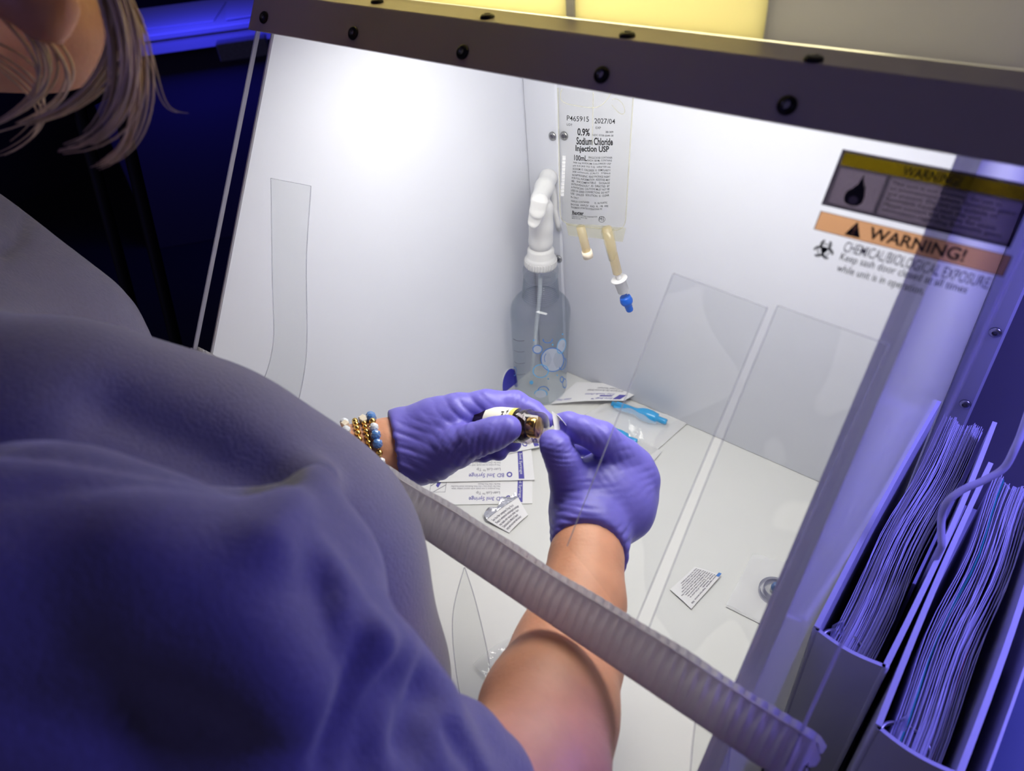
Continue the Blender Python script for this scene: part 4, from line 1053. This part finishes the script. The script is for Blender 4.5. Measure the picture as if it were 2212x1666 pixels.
# ================================================================== BINDERS AND CABLE
def binder(x0, x1, yfr, yb, z1, label, seed, left_ext=0.0, colored=False, skew=0.0):
    rg = np.random.default_rng(seed); z0 = -.0120
    t = thing('ring_binder', ((x0 + x1) / 2, (yfr + yb) / 2, z0), label, 'binder', 'white ring binders outside the hood')
    sk = lambda y: skew * (y - yfr)
    def cover(x, hh, nm, bow):
        def fn(u, v):
            y = yfr + (yb - yfr) * u; return A3(x + sk(y) + bow * math.sin(u * math.pi) * (0.4 + .6 * v), y, z0 + (hh - z0) * v)
        return MB().slab(fn, 14, 6, M['vinylcover'], .0042).build(nm, t)
    cover(x0, z1, 'front_cover', -.002); cover(x1, z1 - .002, 'back_cover', .003)
    def spn(u, v): return A3(x0 + (x1 - x0) * u, yfr - .0035 * math.sin(u * math.pi) , z0 + (z1 - .002 - z0) * v)
    MB().slab(spn, 10, 6, M['vinylcover'], .0030).build('spine', t)
    e = MB()
    for x in (x0, x1): e.tube([A3(x, yfr, z0 + .002 + (z1 - z0 - .004) * k / 12) for k in range(13)], .0026, M['vinylcover'], 10)
    e.build('welded_edge', t)
    # pages
    n = 46; pg = MB(); wdt = (x1 - x0) - .019
    for i in range(n):
        f = (i + .5) / n; xb = x0 + .0105 + wdt * f
        top = z1 - .024 - .010 * abs(math.sin(f * 7 + seed)) * (.4 + rg.random() * .6)
        yend = yb + .012 + .02 * rg.random() * abs(f - .5)
        fan = (f - .5) * .006; amp = .0028 * rg.random() + .0012; phs = rg.random() * .8 + seed
        mat = M['pagepaper']
        if colored and i in (9, 10): mat = M['green']
        if colored and i in (38,): mat = M['red']
        def fn(u, v, xb=xb, amp=amp, phs=phs, fan=fan, top=top, yend=yend, f=f):
            y = yfr + .012 + (yend - yfr - .012) * u
            return A3(xb + sk(y) + fan * u + amp * math.sin(u * 8 + phs) * math.sin(u * math.pi) + .0012 * (f - .5) * math.sin(u * 5 + 1), y, z0 + .010 + (top - z0 - .010) * v - .004 * (1 - u) * (v > .5))
        pg.slab(fn, 12, 2, mat, .00055)
    o = pg.build('page_stack', t); o['kind'] = 'stuff'
    for zz in (z1 - .035, z1 - .13):
        c = A3((x0 + x1) / 2 - .006, yfr + .020, zz); R_ = .017
        MB().tube([c + A3(R_ * math.cos(a), R_ * .8 * math.sin(a), .0) for a in np.linspace(-.4, math.pi + .6, 20)], .0016, M['steel'], 8).build('ring', t, 'steel ring')
    MB().box(((x0 + x1) / 2 - .012, yfr + .001, z0 + .02), ((x0 + x1) / 2 + .012, yfr + .005, z1 - .02), M['steel'], .001).build('ring_plate', t)
    MB().tube([A3(x0 + .012, yfr + .010, z1 - .020), A3(x0 + .010, yfr + .014, z1 - .008), A3(x0 + .013, yfr + .021, z1 - .006), A3(x0 + .016, yfr + .020, z1 - .020)], .0018, clear('clear_lever', (.7, .7, .8), 1.5, .05, haze=.2), 8).build('ring_lever', t, 'clear opening lever')
    return t
binder(0.618, 0.671, -0.416, -0.085, 0.270, 'white ring binder touching the outer wall of the hood', 1, skew=-.01)
binder(0.682, 0.735, -0.465, -0.150, 0.270, 'white ring binder with green and red pages, second from the hood', 2, colored=True, skew=-.01)
t = thing('document_box', (0.79, -0.32, -0.012), 'translucent plastic file sleeve at the lower right corner', 'file')
fb = clear('frosted_file_plastic', (.75, .8, .9), 1.4, .12, haze=.45, hcol=(.75, .78, .9))
MB().slab(lambda u, v: A3(.748 + .004 * math.sin(u * 3), -.50 + .36 * u, -.0112 + .275 * v), 10, 6, M['vinylcover'], .002).build('side_sheet', t)
MB().slab(lambda u, v: A3(.765 + .02 * v, -.50 + .36 * u, -.0112 + .235 * v + .01 * math.sin(u * 4)), 10, 6, fb, .0015).build('side_sheet', t)
MB().slab(lambda u, v: A3(.748 + .09 * u, -.50 + .012 * math.sin(u * 6), -.0112 + .20 * v), 10, 6, fb, .0015).build('front_sheet', t)
MB().slab(lambda u, v: A3(.838, -.50 + .36 * u, -.0112 + .21 * v), 10, 6, fb, .0015).build('side_sheet', t)
cab = [P(2034, 1180, .60), P(2034, 1118, .60), P(2046, 1085, .59), P(2080, 1058, .585), P(2125, 1038, .58), P(2168, 1012, .575), P(2192, 970, .57), P(2212, 920, .57), P(2250, 800, .57)]
cp = []
for i in range(len(cab) - 1):
    for k in range(6):
        f = k / 6; p0 = cab[max(i - 1, 0)]; p1 = cab[i]; p2 = cab[i + 1]; p3 = cab[min(i + 2, len(cab) - 1)]
        cp.append(0.5 * ((2 * p1) + (-p0 + p2) * f + (2 * p0 - 5 * p1 + 4 * p2 - p3) * f * f + (-p0 + 3 * p1 - 3 * p2 + p3) * f ** 3))
low = cab[0] * A3(1, 1, 0) + A3(.0, .06, -.008)
cp = [low, low * .5 + cp[0] * .5 + A3(0, .01, 0)] + cp + [cab[-1]]
tag(MB().tube(cp, .0030, M['cable'], 10).build('power_cable'), 'white cable looping above the second binder', 'cable')

# ================================================================== THE PERSON
body_base = A3(0.10, -0.98, -0.92)
person = thing('person', body_base, 'person in grey sweatshirt and violet gloves working with both hands in the hood', 'person')
def add_field(F, name, mat, it=3, wr=None, parent=person, label=None, cr_l=None):
    v, f = F.mesh(); v = relax(v, f, it)
    if wr: v = wrinkle(v, f, wr)
    if cr_l: v = relax(crease(v, f, cr_l), f, 1)
    return MB().add(v, f, mat).build(name, parent, label)
# key joints: (px, py, depth)
R_el = P(1120, 1800, .425); R_wr = P(1275, 1120, .635)
R_sh = P(60, 1330, .33)
L_sh = P(60, 800, .70); L_wr = P(845, 968, .695); L_el = P(400, 1150, .62)
forearm = [(P(1290, 1050, .655), .0235), (P(1275, 1140, .635), .0275), (P(1266, 1210, .612), .0300), (P(1256, 1300, .585), .0345), (P(1228, 1410, .552), .0415), (P(1185, 1540, .505), .0475), (P(1150, 1680, .455), .0470), (R_el, .044)]
lforearm = [(P(905, 958, .705), .024), (P(840, 968, .695), .0275), (P(770, 985, .69), .0285), (P(650, 1040, .675), .034), (P(500, 1110, .65), .040), (L_el, .042)]
NECK0 = P(-330, 560, .56); HEAD = P(-205, -215, .40)
PEL = A3(0.13, -0.93, 0.02)
def body():
    F = Field((-0.42, -1.20, -0.15), (0.72, -0.28, 0.98), .0052)
    F.chain(forearm, .012); F.chain(lforearm, .012)
    F.chain([(R_el, .043), (R_sh, .055)], .02)
    F.chain([(L_el, .041), (L_sh, .05)], .02)
    ch = (R_sh + L_sh) / 2
    F.chain([(R_sh, .05), (ch, .06), (L_sh, .045)], .02)
    F.chain([(ch, .065), (PEL, .10)], .03)
    F.chain([(ch, .07), (NECK0, .05), (P(-420, 60, .47), .048), (HEAD, .05)], .02)
    F.chain([(HEAD, .083)], .02); F.chain([(HEAD + unit(P(300, 200, .6) - HEAD) * .03 + A3(0, 0, -.03), .055)], .03)
    # jaw, nose, ear
    fdir = unit(A3(.45, .75, -.6)); 
    F.chain([(HEAD + fdir * .05 + A3(0, 0, -.045), .035)], .02)
    F.chain([(HEAD + fdir * .085 + A3(0, 0, -.01), .010), (HEAD + fdir * .098 + A3(0, 0, -.022), .010)], .008)
    for (a, b_, r) in (((60, -90), (125, -40), .0075), ((125, -40), (138, 15), .0080), ((138, 15), (112, 60), .0090), ((112, 60), (80, 50), .009), ((80, 50), (75, 0), .010), ((20, -10), (75, 10), .014), ((110, 10), (112, 50), .007)):
        F.chain([(P(*a, .378), r), (P(*b_, .376), r)], .003)
    v, f = F.mesh(); v = relax(v, f, 3)
    n = vnormals(v, f)
    for (px, py, D, r, a) in ((1258, 1265, .56, .0022, .0009), (1187, 1374, .52, .0030, .0007)):      # small moles stand proud
        pass
    return MB().add(v, f, M['skin']).build('body', person)
body()
mo = MB()
for (px, py, D, r) in ((1260, 1248, .585, .0011), (1187, 1375, .535, .0014), (1318, 1198, .60, .0008)):
    pass

# ---------------- right glove
def glove_right():
    F = Field((.28, -.60, .22), (.62, -.34, .50), .0017)
    D = .655
    pal = RM @ A3(0, 0, 1)
    wr_ = P(1276, 1140, .632)
    F.chain([(P(1272, 1235, .607), .0335), (wr_, .0325), (P(1290, 1085, .650), .031)], .012)
    G = lambda px, py, d, r: (P(px, py, d), r)
    # back of the hand: fan of metacarpals
    wrc = [(1240, 1110), (1272, 1110), (1300, 1115), (1325, 1125)]
    mcp = [(1335, 985), (1368, 1005), (1385, 1040), (1378, 1085)]
    dz = [.655, .655, .660, .668]
    for (a, b_, d) in zip(wrc, mcp, dz): F.chain([G(a[0], a[1], .655, .020), G((a[0] + b_[0]) / 2, (a[1] + b_[1]) / 2, .650, .0215), G(b_[0], b_[1], d, .0155)], .016)
    F.chain([G(1285, 1050, .672, .026), G(1330, 1035, .672, .024)], .012)
    # thumb
    F.chain([G(1240, 1085, .650, .021), G(1232, 1035, .640, .0185)], .009); F.chain([G(1232, 1035, .640, .0185), G(1216, 997, .630, .0150), G(1201, 968, .628, .0132), G(1192, 955, .632, .0112)], .004)
    # index
    F.chain([G(1345, 985, .650, .0165), G(1298, 946, .632, .0142), G(1262, 930, .630, .0122)], .005)
    F.chain([G(1262, 930, .630, .0122), G(1228, 915, .640, .0100), G(1211, 911, .646, .0078)], .005)
    # other fingers, curled below
    for (mx, my, pxm, pym, pd, tx, ty, td) in ((1372, 1005, 1325, 965, .685, 1258, 966, .700), (1386, 1035, 1350, 1000, .702, 1280, 996, .712), (1380, 1075, 1352, 1030, .712, 1315, 1030, .730)):
        F.chain([G(mx, my, .662, .0145), G(pxm, pym, pd, .0120)], .008); F.chain([G(pxm, pym, pd, .0120), G(tx, ty, td, .0100)], .004)
    c1, c2, c3 = P(1188, 1170, .615), P(1262, 1106, .598), P(1368, 1240, .615)
    n = unit(np.cross(c2 - c1, c3 - c1)); 
    if np.dot(n, P(1266, 1400, .55) - c1) < 0: n = -n
    F.cut(c1, n, .003)
    WR = [(P(1300, 965, .632), P(1340, 930, .64) - P(1270, 985, .64), .022, .0060, .00075), (P(1250, 930, .625), cr, .013, .0046, .0006),
          (P(1225, 1000, .62), -cu, .022, .0052, .0007), (P(1270, 1110, .60), -cu + cr * .2, .030, .0065, .00085), (P(1350, 1190, .60), -cu + cr * .9, .030, .0070, .0007),
          (P(1205, 1120, .62), -cu, .026, .0060, .0010), (P(1350, 1010, .64), cr * .4 - cu * .9, .024, .0080, .0006), (P(1210, 965, .625), -cu + cr * .5, .012, .004, .0005)]
    add_field(F, 'nitrile_glove', M['glove'], 2, WR, label='violet glove on the right hand')
glove_right()
def glove_left():
    F = Field((.14, -.62, .22), (.50, -.32, .50), .0017)
    G = lambda px, py, d, r: (P(px, py, d), r)
    F.chain([G(835, 968, .695, .0335), G(868, 962, .700, .0335), G(900, 958, .700, .031)], .012)
    # hand slab seen from the thumb side
    for (a, ad, b_, bd) in (((905, 940), .700, (985, 895), .690), ((905, 955), .712, (1000, 905), .715), ((905, 975), .715, (1000, 930), .735), ((905, 985), .705, (985, 955), .745)):
        F.chain([G(*a, ad, .024), G((a[0] + b_[0]) / 2, (a[1] + b_[1]) / 2, (ad + bd) / 2, .0235), G(*b_, bd, .0185)], .016)
    F.chain([G(905, 990, .695, .021), G(945, 985, .690, .021)], .014)
    # index over the vial
    F.chain([G(1000, 890, .692, .0175), G(1050, 877, .690, .0142), G(1112, 874, .692, .0130)], .009)
    F.chain([G(1112, 874, .692, .0130), G(1150, 889, .690, .0105), G(1180, 908, .683, .0080)], .005)
    # middle finger just behind index
    F.chain([G(1005, 905, .715, .0160), G(1075, 893, .722, .0125), G(1120, 905, .722, .0105)], .006)
    # thumb in front
    F.chain([G(930, 985, .690, .0225), G(985, 966, .672, .0185), G(1030, 950, .655, .0145), G(1065, 938, .648, .0135), G(1097, 926, .645, .0125)], .009)
    # ring, little and middle tips below the vial
    for (mx, my, md, pxm, pym, pd, tx, ty, td) in ((1000, 925, .735, 1065, 940, .735, 1108, 958, .712), (995, 945, .745, 1040, 960, .735, 1078, 977, .712), (990, 960, .748, 1015, 972, .735, 1045, 981, .715)):
        F.chain([G(mx, my, md, .015), G(pxm, pym, pd, .0118)], .008); F.chain([G(pxm, pym, pd, .0118), G(tx, ty, td, .0088)], .004)
    c0 = P(852, 965, .68); axd = unit(P(770, 985, .69) - P(905, 958, .705))
    n = unit(axd + cr * -.1)
    F.cut(c0, n, .003)
    WR = [(P(870, 950, .67), cu * 1 + cr * .35, .030, .0100, .0011), (P(860, 990, .67), cu + cr * .3, .024, .0075, .0008), (P(1050, 955, .64), cr * .9 - cu * .3, .022, .0052, .0008),
          (P(1110, 872, .68), cr, .014, .0050, .0007), (P(1000, 880, .67), cr * .7 + cu * .7, .030, .0100, .0006), (P(990, 965, .65), cr - cu * .5, .025, .0075, .0007), (P(950, 1010, .68), cr + cu, .03, .0085, .0006)]
    add_field(F, 'nitrile_glove', M['glove'], 2, WR, label='violet glove on the left hand')
glove_left()

# ---------------- vial held by the hands
def vial():
    a = P(1060, 914, .683); b_ = P(1187, 926, .652); ax = unit(b_ - a); L = np.linalg.norm(b_ - a)
    th = thing('medicine_vial', (a + b_) / 2, 'amber vial with cream and yellow label held between the violet gloves', 'vial')
    R = .0158; t0 = P(1127, 920, .667); s = np.dot(t0 - a, ax)
    MB().lathe([(R * .9, -.012), (R, -.010), (R, s), (R * .95, s + .003), (R * .72, s + .008), (R * .60, s + .010)], a, ax, 48, M['amber']).build('glass_body', th)
    m = MB()
    m.lathe([(R + .0003, 0), (R + .0003, s - .0075)], a, ax, 48, M['labelw'], False, False)
    m.lathe([(R + .0004, s - .0075), (R + .0004, s - .0030)], a, ax, 48, M['labely'], False, False)
    vd = -(RM @ A3(0, 0, 1)); vd = unit(vd - ax * np.dot(vd, ax)); rt = np.cross(ax, vd)
    def wrapm(u, v): # u along circumference (up in picture first), v along axis toward the cap
        ang = (u - .5) * 2.2; return a + ax * (s - .0085 - .011 * (1 - v)) + (vd * math.cos(ang) + rt * math.sin(ang)) * (R + .0007)
    m.text('NAD+\nJUMPI', lambda u, v: wrapm(1 - u, v), (0.0, .25, 1, 1), M['ink'], .01)
    m.build('paper_label', th, 'cream label with yellow band')
    c0 = a + ax * (s + .001)
    MB().lathe([(.0098, .008), (.0100, .0085), (.0100, .0165), (.0095, .0172), (.004, .0172)], c0, ax, 36, M['gold']).build('crimp_seal', th, 'gold crimp seal')
    m = MB(); Rc = R * 1.0
    m.lathe([(Rc * .98, 0), (Rc * 1.02, .0006), (Rc * 1.02, .0070), (Rc * .97, .0082), (Rc * .93, .0090), (Rc * .90, .0200), (Rc * .84, .0215), (Rc * .2, .0212)], c0, ax, 48, M['capclear'], False, True)
    m.lathe([(Rc * 1.035, .0066), (Rc * 1.05, .0074), (Rc * 1.035, .0082)], c0, ax, 48, M['capclear'], False, False)
    m.build('clear_overcap', th, 'clear plastic overcap')
    # white paper seal being peeled off by the right hand
    qa, qb, qc, qd = P(1192, 888, .637), P(1214, 908, .628), P(1246, 948, .628), P(1200, 946, .630)
    fm = quadmap(qa, qb, qc, qd, zf=lambda u, v: .002 * math.sin(u * 3))
    o = MB().slab(lambda u, v: fm(u, v), 8, 5, M['paper'], .0004).build('peel_tab')
    tag(o, 'white paper tab pinched by the right glove at the vial', 'paper tab')
vial()

# ---------------- bracelets on the left wrist
def bracelets():
    ctr = [(814, 972, .694), (797, 976, .693), (780, 981, .692), (758, 988, .691)]
    axw = unit(P(905, 958, .705) - P(770, 985, .69)); e1 = unit(cu - axw * np.dot(cu, axw)); e2 = np.cross(axw, e1)
    specs = [('mixed', .0037, 24), ('gold', .0026, 34), ('gold', .0030, 30), ('clear', .0045, 20)]
    for i, (c, (kind, rb, n)) in enumerate(zip(ctr, specs)):
        C0 = P(*c); R = .0295 + rb
        e = bpy.data.objects.new('bracelet', None); COL.objects.link(e); e.location = [float(x) for x in C0]; e.empty_display_size = .01; attach(e, person)
        e['label'] = ('blue crystal bead bracelet', 'fine gold ball bracelet with letter beads', 'twisted gold bracelet', 'clear crystal bead bracelet')[i]
        MB().tube([C0 + (e1 * math.cos(a) + e2 * math.sin(a)) * R for a in np.linspace(0, 2 * math.pi, 40)], .0006, M['gold'], 6).build('cord', e)
        protos = {}
        for k in range(n):
            a = 2 * math.pi * k / n + i * .1; p = C0 + (e1 * math.cos(a) + e2 * math.sin(a)) * R
            if kind == 'gold': key = 'g' if not (i == 1 and k % 11 in (0, 1)) else 'w'
            elif kind == 'mixed': key = 'b' if k % 4 in (0, 1) else ('g2' if k % 4 == 2 else 'c')
            else: key = 'c' if k % 3 else 'w'
            if key not in protos:
                m = MB(); o0 = A3(0, 0, 0)
                if key == 'g': m.ball(o0, rb, M['gold'], 12)
                elif key == 'g2': m.ball(o0, .0034, M['gold'], 14)
                elif key == 'b': m.ball(o0, .0050, M['bluebead'], 10, fac=True)
                elif key == 'c': m.ball(o0, .0045, M['clearbead'], 10, fac=True)
                else: m.obox(o0, np.eye(3), A3(.0032, .0032, .0032), M['cream'], .0008)
                ob = m.build('bead'); protos[key] = ob.data; first = ob
            else:
                ob = bpy.data.objects.new('bead', protos[key]); COL.objects.link(ob)
            ob.location = [float(x) for x in p]; ob.parent = e
            ob.matrix_parent_inverse = (Matrix.Translation(e.location)).inverted()
            Mx = Matrix.Translation(person.location) @ e.matrix_parent_inverse @ Matrix.Translation(e.location)
            ob.matrix_parent_inverse = Mx.inverted()
bracelets()

# ---------------- sweatshirt
def sweat():
    F = Field((-0.40, -1.22, -0.12), (0.72, -0.28, 0.80), .0048)
    G = lambda px, py, d, r: (P(px, py, d), r)
    F.chain([G(-220, 1080, .42, .105), G(120, 1060, .435, .101), G(360, 1120, .465, .104), G(545, 1260, .51, .113), G(640, 1490, .525, .108), G(600, 1900, .56, .13)], .02)
    F.chain([G(-200, 640, .62, .105), G(40, 790, .66, .105), G(130, 960, .68, .105), G(300, 1130, .66, .07), G(420, 1140, .64, .058)], .03)
    F.chain([G(-200, 640, .60, .10), G(-220, 1080, .45, .10)], .05)
    F.chain([G(545, 1260, .48, .10), (PEL + A3(0, 0, .05), .15)], .05); F.chain([G(-220, 1080, .45, .11), (PEL + A3(0, 0, .05), .15)], .05)
    v, f = F.mesh()
    S = Field(F.lo, F.lo + (F.sh - 1.5) * F.h, F.h)
    # near sleeve
    S.chain([G(-260, 1480, .30, .085), G(80, 1370, .31, .080), G(330, 1410, .315, .076), G(520, 1500, .32, .070), G(700, 1640, .34, .064), G(830, 1780, .37, .062), G(1010, 1850, .41, .058)], .015)
    S.chain([G(790, 1375, .325, .014), G(812, 1420, .325, .017), G(800, 1475, .325, .018)], .012)
    S.chain([G(900, 1585, .385, .022), G(985, 1620, .40, .024), G(1045, 1710, .41, .028), G(1075, 1790, .415, .030)], .014)
    S.chain([G(640, 1130, .40, .018), G(600, 1230, .36, .04), G(500, 1350, .33, .05)], .03)
    F.merge(S, .007)
    WR = [(P(820, 1480, .35), cr + cu * .3, .05, .035, .004), (P(560, 1300, .30), cr + cu * .5, .09, .055, .003), (P(300, 1250, .27), cu + cr * .2, .12, .08, .004), (P(100, 1500, .25), cu * .8 - cr * .5, .10, .07, .003), (P(160, 660, .62), cr - cu, .06, .03, .0015)]
    CL = [([(5, 545), (40, 515), (62, 460), (45, 405)], .005, .006), ([(770, 1330), (776, 1400), (750, 1480), (718, 1570), (700, 1666)], .0050, .0065), ([(940, 1480), (915, 1540), (900, 1600)], .012, .014),
          ([(985, 1590), (1030, 1650), (1050, 1700)], .007, .006), ([(560, 1190), (620, 1100), (690, 1030)], .014, -.014), ([(300, 1180), (450, 1250), (560, 1360), (620, 1500)], .022, -.008),
          ([(700, 1230), (760, 1330), (830, 1400)], .010, -.008), ([(100, 1500), (260, 1560), (380, 1666)], .03, .010), ([(250, 880), (430, 960), (600, 1060)], .020, .012), ([(845, 1470), (800, 1560), (790, 1650)], .010, .006)]
    add_field(F, 'sweatshirt', M['sweat'], 4, WR, label='grey sweatshirt with pushed up sleeves', cr_l=CL)
    # seams: raised welts on the sleeve and the collar
    m = MB(); 
    pts = [P(775, 1345, .305), P(770, 1400, .285), P(745, 1480, .268), P(715, 1570, .262), P(690, 1680, .262)]
    col = MB()
    cpts = [P(-60, 360, .56), P(0, 395, .545), P(45, 440, .545), P(55, 490, .55), P(20, 525, .55), P(-40, 545, .55)]
    axn = unit(P(-420, 60, .47) - NECK0); cc0 = NECK0 + axn * .045; c1_ = unit(np.cross(axn, A3(0, 0, 1))); c2_ = np.cross(axn, c1_)
    col.grid(lambda u, v: cc0 + (c1_ * math.cos(u * 2 * math.pi) + c2_ * math.sin(u * 2 * math.pi)) * (.064 + .009 * math.cos(v * 2 * math.pi)) + axn * .014 * math.sin(v * 2 * math.pi), 48, 12, M['sweat'], cu=True, cv=True); col.build('collar', person, 'ribbed collar of the sweatshirt')
sweat()

# ---------------- hair
def hair():
    m = MB(); rg = random.Random(9)
    def strand(P0, n=14, r=.0011, jit=.006):
        j = [A3(rg.gauss(0, jit), rg.gauss(0, jit), rg.gauss(0, jit)) for _ in P0]
        pts = [np.asarray(p) + q * (0.3 + i / len(P0)) for i, (p, q) in enumerate(zip(P0, j))]
        out = [bez(pts, k / n) for k in range(n + 1)]
        m.tube(out, r, M['hair'], 5, [r * (1 - .8 * (k / n) ** 2) for k in range(n + 1)])
    def lock(Pc, n, spread, r=.0011):
        for _ in range(n):
            ox, oy = rg.gauss(0, 1), rg.gauss(0, 1); side = cr * ox + cu * oy + unit(RM @ A3(0, 0, 1)) * rg.gauss(0, 1)
            prof = [.4, 1, 1, .8, .25]; tlen = rg.uniform(.86, 1.0); nn = 18
            pts = [p + side * spread * f + A3(rg.gauss(0, .0008), 0, 0) for p, f in zip(Pc, prof)]
            out = [bez(pts, tlen * k / nn) for k in range(nn + 1)]
            root = HEAD + unit(P(-60, -420, .40) + side * .03 - HEAD) * .086; mid = (root + out[0]) / 2 + unit((root + out[0]) / 2 - HEAD) * .02
            pre = [bez([root, mid, out[0]], k / 6) for k in range(6)]; radii = [r] * 6 + [r * (1 - .75 * (k / nn) ** 2) for k in range(nn + 1)]
            m.tube(pre + out, r, M['hair'], 5, radii)
    lock([P(150, -140, .36), P(250, -60, .35), P(320, 90, .35), P(330, 300, .36), P(120, 325, .37)], 30, .0034)
    lock([P(110, -140, .36), P(240, -60, .35), P(330, 60, .35), P(230, 250, .37), P(30, 270, .38)], 22, .0040)
    lock([P(170, -120, .36), P(330, 20, .36), P(300, 190, .37), P(330, 330, .38), P(190, 365, .39)], 16, .0032, .0008)
    lock([P(-80, -60, .39), P(120, 90, .38), P(190, 150, .38), P(100, 240, .39), P(-60, 290, .40)], 9, .0070)
    lock([P(-60, 90, .41), P(60, 160, .40), P(160, 200, .40), P(120, 300, .41), P(-20, 340, .42)], 5, .0070, .0007)
    lock([P(230, -80, .37), P(330, 80, .38), P(350, 200, .40), P(330, 250, .41), P(410, 245, .42)], 2, .0010, .0004)
    # crown of hair over the skull
    for k in range(260):
        a = rg.uniform(-2.6, .6); b_ = rg.uniform(0, 1)
        d0 = unit(A3(rg.gauss(0, .5), rg.gauss(-.2, .5), 1)); d1 = unit(A3(math.cos(a), math.sin(a), .25)); d2 = unit(A3(math.cos(a), math.sin(a), -.5))
        if np.dot(d1, unit(P(100, 60, .4) - HEAD)) > .55: continue
        strand([HEAD + d0 * .092, HEAD + d1 * .096, HEAD + d2 * .098], n=8, r=.003, jit=.003)
    m.build('hair', person, 'blond hair hanging in loose strands')
hair()

# ---------------- trousers and shoes (below the frame)
def legs():
    F = Field((-0.30, -1.30, -0.94), (0.55, -0.70, 0.14), .012)
    hipL, hipR = PEL + A3(-.09, .0, -.04), PEL + A3(.09, -.0, -.04)
    F.chain([(hipL, .11), (hipR, .11)], .04)
    for h, s in ((hipL, -1), (hipR, 1)):
        F.chain([(h, .10), (h + A3(s * .02, .02, -.42), .065), (h + A3(s * .03, -.02, -.84), .045)], .03)
    add_field(F, 'trousers', M['jeans'], 3)
    for h, s in ((hipL, -1), (hipR, 1)):
        F = Field((-0.35, -1.30, -0.94), (0.60, -0.65, -0.75), .008); a = h + A3(s * .03, -.04, 0)
        F.chain([(A3(a[0], a[1] - .02, -.885), .036), (A3(a[0] + s * .01, a[1] + .14, -.892), .030)], .02)
        F.cut(A3(0, 0, -.9195), A3(0, 0, -1.0))
        add_field(F, 'shoe', M['black'], 1)
legs()
